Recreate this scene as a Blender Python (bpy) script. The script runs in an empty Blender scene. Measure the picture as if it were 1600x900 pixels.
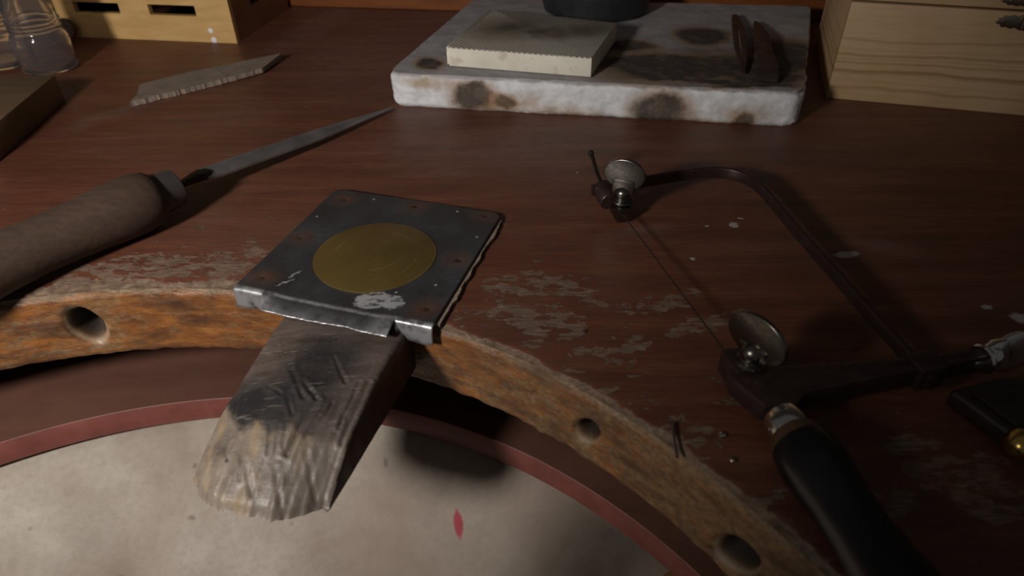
import bpy, bmesh, math, random
from mathutils import Vector, Matrix, noise as mn
random.seed(7)
S = 0.001                                    # all lengths below are millimetres
sc = bpy.context.scene
C = sc.collection

# ------------------------------------------------------------------ camera
cam = bpy.data.cameras.new('camera')
cam.lens = 24.3; cam.sensor_width = 36.0; cam.clip_start = 0.005; cam.clip_end = 50
cam.dof.use_dof = True; cam.dof.focus_distance = 0.43; cam.dof.aperture_fstop = 10.0
co = bpy.data.objects.new('camera', cam); C.objects.link(co)
_th, _ro = math.radians(37.0), math.radians(-0.6)
_fw = Vector((0, math.cos(_th), -math.sin(_th))); _r = Vector((1, 0, 0)); _u = _r.cross(_fw)
_r2 = _r * math.cos(_ro) + _u * math.sin(_ro); _u2 = -_r * math.sin(_ro) + _u * math.cos(_ro)
m = Matrix((_r2, _u2, -_fw)).transposed().to_4x4(); m.translation = Vector((0, 0, 0.22))
co.matrix_world = m
sc.camera = co

# ------------------------------------------------------------------ world, lamp, exposure
w = bpy.data.worlds.new('world'); sc.world = w; w.use_nodes = True
bg = w.node_tree.nodes['Background']
bg.inputs[0].default_value = (1.0, 0.96, 0.92, 1); bg.inputs[1].default_value = 0.045
la = bpy.data.lights.new('bench_lamp', 'SPOT'); la.spot_size = math.radians(102); la.spot_blend = 1.0; la.shadow_soft_size = 0.042
la.energy = 15.5; la.color = (1.0, 0.96, 0.92)
lo = bpy.data.objects.new('bench_lamp', la); C.objects.link(lo)
lo.location = (-0.38, -0.10, 0.29)
lo.rotation_euler = (Vector((0.17, 0.87, -0.46))).to_track_quat('-Z', 'Y').to_euler()
sc.view_settings.view_transform = 'Standard'; sc.view_settings.look = 'None'
sc.view_settings.gamma = 1.0; sc.view_settings.use_curve_mapping = False
sc.view_settings.exposure = 0.0

# ------------------------------------------------------------------ material toolkit
class MT:
    def __init__(s, name, rough=0.6, metal=0.0, spec=0.5):
        s.m = bpy.data.materials.new(name); s.m.use_nodes = True
        s.t = s.m.node_tree; s.b = s.t.nodes['Principled BSDF']
        s.b.inputs['Roughness'].default_value = rough; s.b.inputs['Metallic'].default_value = metal
        s.b.inputs['Specular IOR Level'].default_value = spec
        s.tc = s.t.nodes.new('ShaderNodeTexCoord'); s.P = s.tc.outputs['Object']
    def L(s, a, b): s.t.links.new(a, b)
    def put(s, sock, v):
        if hasattr(v, 'is_linked') or isinstance(v, bpy.types.NodeSocket): s.L(v, sock)
        elif isinstance(v, (tuple, list)) and len(v) == 3 and sock.type == 'RGBA': sock.default_value = (*v, 1)
        else: sock.default_value = v
    def map(s, scale=(1, 1, 1), loc=(0, 0, 0), rot=(0, 0, 0), vec=None, kind='POINT'):
        n = s.t.nodes.new('ShaderNodeMapping'); n.vector_type = kind
        n.inputs['Location'].default_value = loc; n.inputs['Rotation'].default_value = rot; n.inputs['Scale'].default_value = scale
        s.L(vec or s.P, n.inputs['Vector']); return n.outputs[0]
    def noise(s, scale, detail=4, rough=0.55, vec=None, dist=0.0, color=False):
        n = s.t.nodes.new('ShaderNodeTexNoise'); n.inputs['Scale'].default_value = scale
        n.inputs['Detail'].default_value = detail; n.inputs['Roughness'].default_value = rough; n.inputs['Distortion'].default_value = dist
        s.L(vec or s.P, n.inputs['Vector']); return n.outputs['Color' if color else 'Fac']
    def voro(s, scale, vec=None, feat='F1'):
        n = s.t.nodes.new('ShaderNodeTexVoronoi'); n.feature = feat; n.inputs['Scale'].default_value = scale
        s.L(vec or s.P, n.inputs['Vector']); return n.outputs['Distance']
    def wave(s, scale, dist=2, detail=2, vec=None, direction='Y', dscale=1.0, kind='BANDS', prof='SIN'):
        n = s.t.nodes.new('ShaderNodeTexWave'); n.wave_type = kind; n.wave_profile = prof
        if kind == 'BANDS': n.bands_direction = direction
        else: n.rings_direction = 'Z'
        n.inputs['Scale'].default_value = scale; n.inputs['Distortion'].default_value = dist
        n.inputs['Detail'].default_value = detail; n.inputs['Detail Scale'].default_value = dscale
        s.L(vec or s.P, n.inputs['Vector']); return n.outputs['Fac']
    def ramp(s, fac, stops):
        n = s.t.nodes.new('ShaderNodeValToRGB'); e = n.color_ramp.elements
        while len(e) < len(stops): e.new(0.5)
        for k, (p, c) in enumerate(stops):
            e[k].position = p; e[k].color = (c, c, c, 1) if isinstance(c, (int, float)) else (*c, 1)
        s.L(fac, n.inputs[0]); return n.outputs[0]
    def rng(s, v, a, b, c=0.0, d=1.0):
        n = s.t.nodes.new('ShaderNodeMapRange'); n.clamp = True
        s.L(v, n.inputs[0])
        for k, x in enumerate((a, b, c, d)): n.inputs[k + 1].default_value = x
        return n.outputs[0]
    def mix(s, f, a, b, mode='MIX'):
        n = s.t.nodes.new('ShaderNodeMix'); n.data_type = 'RGBA'; n.blend_type = mode
        s.put(n.inputs[0], f); s.put(n.inputs[6], a); s.put(n.inputs[7], b); return n.outputs[2]
    def math(s, op, a, b=0.0):
        n = s.t.nodes.new('ShaderNodeMath'); n.operation = op; s.put(n.inputs[0], a); s.put(n.inputs[1], b); return n.outputs[0]
    def attr(s, name):
        n = s.t.nodes.new('ShaderNodeAttribute'); n.attribute_name = name; return n.outputs['Fac']
    def uv(s):
        n = s.t.nodes.new('ShaderNodeUVMap'); n.uv_map = 'UVMap'; return n.outputs[0]
    def warp(s, amp, scale, vec=None, detail=3):
        c = s.noise(scale, detail, 0.6, vec, color=True)
        n = s.t.nodes.new('ShaderNodeVectorMath'); n.operation = 'MULTIPLY_ADD'
        s.L(c, n.inputs[0]); n.inputs[1].default_value = (2 * amp,) * 3; n.inputs[2].default_value = (-amp,) * 3
        a = s.t.nodes.new('ShaderNodeVectorMath'); a.operation = 'ADD'; s.L(vec or s.P, a.inputs[0]); s.L(n.outputs[0], a.inputs[1])
        return a.outputs[0]
    def blob(s, c, r, rot=0.0, soft=0.3, vec=None):
        q = s.map((r[0] * S, r[1] * S, (r[2] if len(r) > 2 else 1e6) * S), (c[0] * S, c[1] * S, (c[2] if len(c) > 2 else 0) * S), (0, 0, rot), vec, 'TEXTURE')
        n = s.t.nodes.new('ShaderNodeVectorMath'); n.operation = 'LENGTH'; s.L(q, n.inputs[0])
        return s.rng(n.outputs['Value'], 1 - soft, 1 + soft, 1, 0)
    def many(s, blobs, vec=None, soft=0.3):
        o = None
        for b in blobs:
            f = s.blob(b[0], b[1], b[2] if len(b) > 2 else 0, b[3] if len(b) > 3 else soft, vec)
            o = f if o is None else s.math('MAXIMUM', o, f)
        return o
    def bump(s, h, strength=0.3, dist=1.0, prev=None):
        n = s.t.nodes.new('ShaderNodeBump'); n.inputs['Strength'].default_value = strength; n.inputs['Distance'].default_value = dist * S
        s.L(h, n.inputs['Height'])
        if prev: s.L(prev, n.inputs['Normal'])
        s.L(n.outputs[0], s.b.inputs['Normal']); return n.outputs[0]
    def col(s, v): s.put(s.b.inputs['Base Color'], v); return s
    def rough(s, v): s.put(s.b.inputs['Roughness'], v); return s

# ------------------------------------------------------------------ object toolkit
def tag(o, label=None, cat=None, group=None, kind=None):
    if label: o['label'] = label
    if cat: o['category'] = cat
    if group: o['group'] = group
    if kind: o['kind'] = kind
    return o
def empty(name, loc, label, cat, group=None):
    o = bpy.data.objects.new(name, None); o.empty_display_size = 0.01; C.objects.link(o)
    o.location = Vector(loc) * S
    return tag(o, label, cat, group)
def wloc(o):
    v = Vector((0, 0, 0))
    while o: v += Vector(o.location); o = o.parent
    return v
def mesh(name, verts, faces, mats, parent=None, smooth=True, angle=38, midx=None, origin=None):
    """verts in world millimetres; stored relative to the parent (or origin)"""
    base = wloc(parent) if parent else (Vector(origin) * S if origin else Vector((0, 0, 0)))
    me = bpy.data.meshes.new(name)
    me.from_pydata([Vector(v) * S - base for v in verts], [], faces)
    for mm in (mats if isinstance(mats, (list, tuple)) else [mats]): me.materials.append(mm)
    if midx: me.polygons.foreach_set('material_index', midx)
    bm = bmesh.new(); bm.from_mesh(me); bmesh.ops.recalc_face_normals(bm, faces=bm.faces); bm.to_mesh(me); bm.free()
    if smooth:
        me.polygons.foreach_set('use_smooth', [True] * len(me.polygons)); me.set_sharp_from_angle(angle=math.radians(angle))
    o = bpy.data.objects.new(name, me); C.objects.link(o)
    if parent: o.parent = parent
    elif origin: o.location = base
    return o
def from_bm(name, bm, mats, parent=None, smooth=True, angle=38, origin=None):
    bm.verts.index_update(); v = [tuple(x.co) for x in bm.verts]; f = [[x.index for x in p.verts] for p in bm.faces]; bm.free()
    return mesh(name, v, f, mats, parent, smooth, angle, None, origin)
def bevel(bm, w, seg=2, ang=30):
    if w <= 0: return bm
    es = [e for e in bm.edges if len(e.link_faces) == 2 and e.calc_face_angle(0) > math.radians(ang)]
    bmesh.ops.bevel(bm, geom=es, offset=w, segments=seg, affect='EDGES', profile=0.5, clamp_overlap=True); return bm
def prism(pts, z0, z1, bev=0.0, seg=2, M=None):
    """outline in XY, extruded z0..z1, optional matrix"""
    bm = bmesh.new()
    lo_ = [bm.verts.new((x, y, z0)) for x, y in pts]; hi = [bm.verts.new((x, y, z1)) for x, y in pts]
    bm.faces.new(lo_[::-1]); bm.faces.new(hi); n = len(pts)
    for k in range(n): bm.faces.new((lo_[k], lo_[(k + 1) % n], hi[(k + 1) % n], hi[k]))
    bmesh.ops.recalc_face_normals(bm, faces=bm.faces); bevel(bm, bev, seg)
    if M: bmesh.ops.transform(bm, matrix=M, verts=bm.verts)
    return bm
def frame_m(o, x, y, z):
    M = Matrix((Vector(x).normalized(), Vector(y).normalized(), Vector(z).normalized())).transposed().to_4x4(); M.translation = Vector(o); return M
def box(cx, cy, cz, sx, sy, sz, rz=0.0, bev=0.0, seg=2, M=None):
    T = Matrix.Translation((cx, cy, cz)) @ Matrix.Rotation(rz, 4, 'Z')
    return prism([(-sx/2, -sy/2), (sx/2, -sy/2), (sx/2, sy/2), (-sx/2, sy/2)], -sz/2, sz/2, bev, seg, (M @ T) if M else T)
def lathe(prof, o, axis, n=32, cap=True):
    """prof [(t, r)] along axis from o"""
    a = Vector(axis).normalized(); x = a.orthogonal().normalized(); y = a.cross(x); o = Vector(o); bm = bmesh.new(); R = []
    for t, r in prof:
        if r < 1e-6: R.append([bm.verts.new(o + a * t)]); continue
        R.append([bm.verts.new(o + a * t + (x * math.cos(2*math.pi*k/n) + y * math.sin(2*math.pi*k/n)) * r) for k in range(n)])
    for p, q in zip(R, R[1:]):
        for k in range(n):
            l = (k + 1) % n
            if len(p) == 1 and len(q) == 1: continue
            if len(p) == 1: bm.faces.new((p[0], q[k], q[l]))
            elif len(q) == 1: bm.faces.new((p[k], q[0], p[l]))
            else: bm.faces.new((p[k], q[k], q[l], p[l]))
    if cap:
        if len(R[0]) > 1: bm.faces.new(R[0][::-1])
        if len(R[-1]) > 1: bm.faces.new(R[-1])
    return bm
def sweep(path, secs, up=(0, 0, 1), closed_ends=True):
    """path points; secs: one section [(a, b)] per point or a single one; a sideways, b up"""
    P = [Vector(p) for p in path]; n = len(P); bm = bmesh.new(); R = []
    one = isinstance(secs[0][0], (int, float))
    for k, p in enumerate(P):
        t = (P[min(k + 1, n - 1)] - P[max(k - 1, 0)]).normalized(); s_ = t.cross(Vector(up)).normalized(); u = s_.cross(t)
        R.append([bm.verts.new(p + s_ * a + u * b) for a, b in (secs if one else secs[k])])
    m_ = len(R[0])
    for p, q in zip(R, R[1:]):
        for k in range(m_): bm.faces.new((p[k], p[(k + 1) % m_], q[(k + 1) % m_], q[k]))
    if closed_ends: bm.faces.new(R[0][::-1]); bm.faces.new(R[-1])
    bmesh.ops.recalc_face_normals(bm, faces=bm.faces)
    return bm
def rrect(w, h, r, n=3):
    o = []
    for cx, cy, a in ((w/2-r, h/2-r, 0), (-w/2+r, h/2-r, 90), (-w/2+r, -h/2+r, 180), (w/2-r, -h/2+r, 270)):
        for k in range(n + 1):
            t = math.radians(a + 90 * k / n); o.append((cx + r * math.cos(t), cy + r * math.sin(t)))
    return o
def circ(r, n=20): return [(r * math.cos(2*math.pi*k/n), r * math.sin(2*math.pi*k/n)) for k in range(n)]
def nz(x, y, z, s): return mn.noise(Vector((x, y, z)) * s)
def fbm(x, y, z, s, o=4): return mn.fractal(Vector((x, y, z)) * s, 1.0, 2.0, o)
def smooth(a, b, x):
    t = min(1, max(0, (x - a) / (b - a))); return t * t * (3 - 2 * t)

# ------------------------------------------------------------------ materials
def wood_top():
    k = MT('bench_varnish', 0.42)
    g = k.noise(1, 5, 0.6, k.map((9, 75, 40), rot=(0, 0, 0.14)))
    g2 = k.noise(1, 3, 0.5, k.map((60, 500, 60), rot=(0, 0, 0.14)))
    base = k.ramp(g, [(0.25, (0.086, 0.030, 0.016)), (0.5, (0.136, 0.046, 0.024)), (0.75, (0.190, 0.072, 0.037))])
    base = k.mix(k.rng(g2, 0.35, 0.75, 0, 0.45), base, (0.05, 0.018, 0.010))
    cl = k.noise(7, 4, 0.6)
    base = k.mix(k.rng(cl, 0.5, 0.75, 0, 0.35), base, (0.135, 0.085, 0.065))           # dusty haze in the lacquer
    # flaked lacquer: thick near the cut-out, sparse further off
    d = k.t.nodes.new('ShaderNodeVectorMath'); d.operation = 'DISTANCE'; k.L(k.map((1, 1, 0)), d.inputs[0]); d.inputs[1].default_value = (-0.1867, -0.0413, 0)
    near = k.rng(d.outputs['Value'], 0.345, 0.47, 1, 0)
    wv = k.warp(0.006, 70)
    fl = k.noise(1, 8, 0.66, k.map((62, 125, 60), rot=(0, 0, 0.14), vec=wv))
    thr = k.math('ADD', fl, k.math('MULTIPLY', near, 0.115))
    flake = k.rng(thr, 0.69, 0.702, 0, 1)
    rimd = k.rng(thr, 0.672, 0.69, 0, 0.6)
    spots = k.many([((15, 294), (30, 11), -0.12), ((2, 268), (17, 9), -0.5), ((46, 277), (12, 5), -0.2), ((52, 241), (13, 9), 0.2), ((79, 280), (20, 6), 0.3),
                    ((-168, 318), (24, 9), 0.2), ((-196, 309), (28, 9), 0.05), ((-215, 320), (20, 6), 0.1), ((24, 262), (14, 8), 0.1),
                    ((70, 190), (14, 8), 0.2), ((133, 155), (18, 9), 0.3), ((172, 172), (20, 9), 0.2), ((180, 158), (16, 10), 0.2), ((161, 186), (12, 5), 0.2), ((-230, 312), (24, 12), 0.0), ((-180, 312), (34, 12), 0.0), ((-150, 330), (15, 4), 0.2), ((98, 262), (24, 5), 0.3)], k.warp(0.016, 55, detail=5), 0.06)
    keep = k.rng(k.noise(1, 5, 0.65, k.map((80, 170, 100))), 0.46, 0.50, 0, 1)
    flake = k.math('MAXIMUM', flake, k.math('MULTIPLY', spots, keep))
    fcol = k.ramp(k.noise(1, 5, 0.65, k.map((120, 700, 200), rot=(0, 0, 0.14))), [(0.3, (0.07, 0.038, 0.024)), (0.5, (0.155, 0.098, 0.066)), (0.72, (0.26, 0.18, 0.125))])
    base = k.mix(rimd, base, (0.035, 0.015, 0.009))
    colr = k.mix(k.math('MULTIPLY', flake, 0.9), base, fcol)
    # scratches and greyish films
    sc1 = k.noise(1, 2, 0.5, k.map((25, 900, 50), rot=(0, 0, 0.75), vec=k.warp(0.004, 15)))
    colr = k.mix(k.rng(sc1, 0.735, 0.76, 0, 0.35), colr, (0.28, 0.22, 0.19))
    film = k.many([((-47, 424), (26, 8), 0.1, 0.5), ((-318, 530), (40, 10), 0.9, 0.5), ((75, 345), (18, 8), 0.3, 0.6), ((-205, 740), (16, 90), -0.25, 0.5), ((210, 330), (18, 8), -0.4, 0.5), ((-150, 650), (60, 70), 0.2, 0.7), ((-20, 455), (90, 26), -0.1, 0.8), ((-215, 745), (18, 110), -0.28, 0.4)], k.warp(0.012, 60))
    colr = k.mix(k.math('MULTIPLY', film, k.rng(k.noise(90, 6, 0.7), 0.35, 0.68, 0.05, 0.24)), colr, (0.27, 0.20, 0.175))
    # dried white flecks
    v = k.voro(26, k.warp(0.01, 30)); pick = k.rng(k.noise(14, 1), 0.55, 0.65, 0, 0.6)
    fk = k.math('MULTIPLY', k.rng(v, 0.022, 0.032, 1, 0), pick)
    paint = k.many([((133, 352), (2.6, 3.0)), ((101, 317), (1.2, 1.4)), ((117, 352), (0.9, 1)), ((139, 360), (1.8, 1)), ((253, 262), (6, 4), -0.4), ((271, 255), (4, 3)), ((231, 245), (3, 2)), ((240, 272), (3, 2)), ((188, 320), (7, 3), 0.2)], k.warp(0.002, 300), 0.2)
    colr = k.mix(k.math('MAXIMUM', fk, k.math('MULTIPLY', paint, 0.8)), colr, (0.46, 0.43, 0.40))
    # bare, frayed rim at the cut-out
    rim = k.attr('wear')
    rcol = k.ramp(k.noise(1, 6, 0.7, k.map((160, 260, 260), vec=k.warp(0.004, 80))), [(0.3, (0.075, 0.042, 0.025)), (0.5, (0.15, 0.095, 0.06)), (0.72, (0.27, 0.19, 0.125))])
    rim = k.rng(k.math('ADD', rim, k.math('MULTIPLY', k.math('SUBTRACT', k.noise(140, 5, 0.65), 0.5), 0.9)), 0.42, 0.52, 0, 1)
    colr = k.mix(rim, colr, rcol)
    k.col(colr)
    bare = k.math('MAXIMUM', flake, rim)
    k.rough(k.mix(bare, k.ramp(cl, [(0.3, 0.38), (0.7, 0.58)]), (0.75, 0.75, 0.75)))
    h = k.math('SUBTRACT', k.math('MULTIPLY', k.noise(1, 5, 0.65, k.map((100, 380, 200), rot=(0, 0, 0.14))), 0.5), k.math('MULTIPLY', bare, 0.45))
    k.bump(h, 0.55, 0.9); return k.m
def wood_face():
    k = MT('bench_edge_varnish', 0.38)
    uv = k.uv()
    wv = k.warp(0.004, 60, uv)
    g = k.noise(1, 6, 0.65, k.map((28, 120, 1), vec=wv))
    base = k.ramp(g, [(0.30, (0.055, 0.020, 0.008)), (0.44, (0.145, 0.050, 0.013)), (0.58, (0.255, 0.092, 0.020)), (0.75, (0.33, 0.145, 0.04))])
    sp = k.noise(1, 6, 0.7, k.map((70, 210, 1), vec=k.warp(0.006, 40, uv)))
    big = k.noise(9, 3, 0.5, uv)
    sx = k.t.nodes.new('ShaderNodeSeparateXYZ'); k.L(uv, sx.inputs[0])
    zone = k.math('MAXIMUM', k.rng(sx.outputs[0], 0.37, 0.25, 0, 0.17), k.math('MULTIPLY', k.rng(sx.outputs[0], 0.535, 0.56, 0, 0.12), k.rng(sx.outputs[0], 0.60, 0.57, 0, 1)))
    worn = k.rng(k.math('ADD', k.math('ADD', sp, k.math('MULTIPLY', big, 0.35)), zone), 0.66, 0.84, 0, 0.9)
    base = k.mix(worn, base, k.ramp(k.noise(300, 4, 0.6, uv), [(0.35, (0.115, 0.060, 0.024)), (0.7, (0.25, 0.15, 0.066))]))
    fib = k.noise(1, 4, 0.7, k.map((140, 900, 1), vec=k.warp(0.003, 90, uv)))
    base = k.mix(k.math('MULTIPLY', k.rng(fib, 0.60, 0.68, 0, 0.8), k.rng(k.noise(45, 4, 0.6, uv), 0.42, 0.6, 0, 1)), base, (0.42, 0.30, 0.16))
    base = k.mix(k.rng(k.noise(1, 3, 0.6, k.map((180, 700, 1), loc=(5, 2, 0), vec=uv)), 0.62, 0.70, 0, 0.7), base, (0.045, 0.02, 0.01))
    dk = k.rng(k.noise(1, 5, 0.6, k.map((30, 70, 1), loc=(3, 1, 0), vec=uv)), 0.48, 0.66, 0, 0.75)
    base = k.mix(dk, base, (0.05, 0.022, 0.012))
    rim = k.rng(k.math('ADD', k.attr('wear'), k.math('MULTIPLY', k.math('SUBTRACT', k.noise(110, 5, 0.65), 0.5), 0.9)), 0.42, 0.58, 0, 1)
    rcol = k.ramp(k.noise(1, 6, 0.7, k.map((200, 500, 300), vec=k.warp(0.004, 80))), [(0.3, (0.10, 0.058, 0.03)), (0.5, (0.18, 0.115, 0.065)), (0.72, (0.30, 0.21, 0.13))])
    base = k.mix(rim, base, rcol)
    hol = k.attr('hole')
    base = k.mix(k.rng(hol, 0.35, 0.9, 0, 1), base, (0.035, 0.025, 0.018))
    ring = k.math('MULTIPLY', k.rng(hol, 0.05, 0.25, 0, 1), k.rng(hol, 0.35, 0.7, 1, 0))
    base = k.mix(k.math('MULTIPLY', ring, 0.7), base, (0.30, 0.22, 0.14))
    k.col(base); k.rough(k.mix(k.math('MAXIMUM', worn, rim), (0.34, 0.34, 0.34), (0.7, 0.7, 0.7)))
    k.bump(k.math('ADD', k.math('SUBTRACT', sp, k.math('MULTIPLY', worn, 0.3)), k.math('MULTIPLY', fib, 0.5)), 0.7, 0.9); return k.m
def simple_wood(name, dark, lite, grain=(10, 90, 90), rough=0.55, rot=0.0, bump=0.2, blot=0.0, bcol=(0.05, 0.03, 0.02)):
    k = MT(name, rough)
    g = k.noise(1, 5, 0.6, k.map(grain, rot=(0, 0, rot)))
    c = k.ramp(g, [(0.3, dark), (0.7, lite)])
    if blot: c = k.mix(k.rng(k.noise(22, 5, 0.65), 0.48, 0.72, 0, blot), c, bcol)
    k.col(c); k.bump(g, bump, 0.5); return k.m
def pine():
    k = MT('pine', 0.5)
    q = k.map((1, 1, 1), rot=(0, 0, math.radians(16.1)))
    zf = k.t.nodes.new('ShaderNodeSeparateXYZ'); k.L(k.P, zf.inputs[0])
    wob = k.math('MULTIPLY', k.math('SUBTRACT', k.noise(1, 3, 0.5, k.map((9, 3, 14), vec=q)), 0.5), 0.016)
    dip = k.math('MULTIPLY', k.rng(k.P and zf.outputs[0], 0.0, 0.14, 0, 1), -0.004)
    zz = k.rng(k.math('ADD', k.math('ADD', zf.outputs[2], wob), dip), 0.0, 0.104, 0, 1)
    st = [(0.0, 0.1)]
    for zc, hw, am in ((9, 2.6, 0.55), (14, 1.0, 0.25), (23, 3.0, 0.85), (30, 1.6, 0.6), (33, 1.0, 0.3), (36.5, 1.8, 0.7), (41, 1.0, 0.25), (48, 1.6, 0.55), (62, 1.2, 0.15), (86, 1.6, 0.3), (95, 1.6, 0.4)):
        st += [((zc - hw) / 104, 0.05), (zc / 104 + 0.004, am), ((zc + hw * 0.55) / 104 + 0.004, 0.05)]
    g = k.ramp(zz, sorted(st)[:32])
    fine = k.noise(1, 4, 0.6, k.map((25, 60, 500), vec=q))
    c = k.ramp(k.noise(12, 3, 0.5), [(0.3, (0.44, 0.28, 0.135)), (0.7, (0.60, 0.41, 0.23))])
    c = k.mix(k.math('MULTIPLY', g, 0.85), c, (0.22, 0.11, 0.038))
    c = k.mix(k.rng(fine, 0.45, 0.7, 0, 0.22), c, (0.28, 0.17, 0.08))
    k.col(c); k.bump(fine, 0.1, 0.3); return k.m
def plain(name, c, rough=0.5, metal=0.0, var=0.0, scale=200, bump=0.0):
    k = MT(name, rough, metal)
    if var:
        n = k.noise(scale, 4, 0.6); k.col(k.ramp(n, [(0.3, tuple(x * (1 - var) for x in c)), (0.7, tuple(min(1, x * (1 + var)) for x in c))]))
        if bump: k.bump(n, bump, 0.3)
    else: k.col(c)
    return k.m
def steel(name, c, rough, var=0.25, sc_=120, metal=1.0):
    k = MT(name, rough, metal); n = k.noise(sc_, 5, 0.65)
    k.col(k.ramp(n, [(0.3, tuple(x * (1 - var) for x in c)), (0.7, tuple(x * (1 + var) for x in c))]))
    k.rough(k.ramp(n, [(0.3, min(1, rough * 1.35)), (0.7, rough * 0.8)])); k.bump(n, 0.06, 0.2); return k.m

M_TOP, M_FACE = wood_top(), wood_face()
M_SHELF = simple_wood('shelf_paint', (0.085, 0.037, 0.025), (0.122, 0.055, 0.037), (12, 40, 40), 0.5, 0.14, 0.1, 0.35, (0.05, 0.018, 0.012))
M_RED = plain('red_lacquer_edge', (0.155, 0.046, 0.034), 0.45, 0, 0.22, 60, 0.1)
M_RAIL = simple_wood('back_rail_wood', (0.16, 0.048, 0.014), (0.26, 0.085, 0.022), (8, 60, 60), 0.45, 0.14)
M_LEG = simple_wood('leg_wood', (0.10, 0.045, 0.015), (0.19, 0.10, 0.035), (90, 90, 8), 0.5)
M_DARKWOOD = simple_wood('dark_wood', (0.06, 0.028, 0.016), (0.10, 0.05, 0.028), (10, 80, 80), 0.6)
M_BLOCK = simple_wood('olive_wood', (0.105, 0.062, 0.030), (0.155, 0.098, 0.05), (20, 80, 80), 0.65)
M_HANDLE = simple_wood('file_handle_wood', (0.044, 0.023, 0.013), (0.074, 0.040, 0.023), (60, 300, 300), 0.8, math.radians(55), 0.25, 0.4, (0.035, 0.022, 0.015))
M_PLY = simple_wood('blond_wood', (0.50, 0.30, 0.105), (0.62, 0.39, 0.155), (30, 60, 120), 0.5, 0.14, 0.06)
M_BOXSIDE = simple_wood('box_side_wood', (0.20, 0.10, 0.05), (0.28, 0.15, 0.075), (30, 30, 80), 0.55)
M_INSIDE = plain('box_inside', (0.07, 0.045, 0.03), 0.8)
M_PINE = pine()
M_IRON = plain('cast_iron', (0.018, 0.019, 0.022), 0.5, 0, 0.3, 90, 0.15)
M_HINGE = steel('antique_nickel', (0.36, 0.30, 0.25), 0.36, 0.4, 300)
M_NICKEL = steel('worn_nickel', (0.19, 0.175, 0.15), 0.24, 0.18, 400)
M_CHROME = steel('bright_chrome', (0.75, 0.74, 0.72), 0.14, 0.1, 300)
M_FRAME = steel('dark_frame_steel', (0.075, 0.045, 0.040), 0.34, 0.3, 150, 0.7)
M_BLADE = plain('blade_steel', (0.02, 0.015, 0.013), 0.5, 0.3)
M_FILE = None
M_BRASSB = steel('polished_brass', (0.62, 0.42, 0.12), 0.22, 0.15, 200)
M_BLACKH = plain('black_lacquer', (0.006, 0.0065, 0.008), 0.30, 0, 0.5, 60, 0.2)
M_SHOULDER = plain('bare_handle_wood', (0.07, 0.036, 0.018), 0.45, 0, 0.3, 80)
M_LEATHER = plain('dark_leather', (0.022, 0.010, 0.010), 0.5, 0, 0.35, 160, 0.3)
M_TWZ = steel('burnt_steel', (0.11, 0.075, 0.065), 0.42, 0.4, 120, 0.8)
M_FLOOR = simple_wood('floor_boards', (0.10, 0.07, 0.05), (0.16, 0.11, 0.08), (6, 40, 40), 0.6)
M_WALL = plain('wall_paint', (0.30, 0.24, 0.20), 0.9, 0, 0.05, 10)

# ------------------------------------------------------------------ room behind the bench
def struct(o): o['kind'] = 'structure'; return o
fl = struct(from_bm('floor', box(0, 300, -860, 3600, 3200, 20), M_FLOOR, None, False))
struct(from_bm('wall_back', box(0, 1010, 350, 3600, 20, 2400, math.radians(-8)), M_WALL, None, False))

# ------------------------------------------------------------------ workbench
bench = empty('workbench', (-80, 400, -850), "old red-brown varnished jeweller's bench with a half-round cut-out and flaked front edge", 'workbench')
C1, R1 = (-186.7, -41.3), 336.8              # upper arris of the cut-out
C2, R2, ZB = (-180.5, -23.6), 320.6, -45.0   # lower arris
C3, R3 = (-156.0, -5.2), 307.0               # shelf cut-out
bdir = Vector((0.9903, -0.1392))             # run of the back edge
def outer(ox, oy, dx, dy):
    """ray from inside point to the bench outline"""
    best = 1e9
    for nx, ny, dd in ((-1, 0, 720), (1, 0, 640), (0.1392, 0.9903, 0.1392 * -203 + 0.9903 * 833 + 22), (0, -1, 60)):
        dn = dx * nx + dy * ny
        if dn > 1e-6:
            t = (dd - ox * nx - oy * ny) / dn
            if t > 0: best = min(best, t)
    return best
HOLES = [(math.radians(98.9), -23.5, 8.4, 11.5, 1.0), (math.radians(48.6), -25.5, 6.0, 8.2, 0.8), (math.radians(34.3), -30, 8.5, 10, 1.0)]
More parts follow.
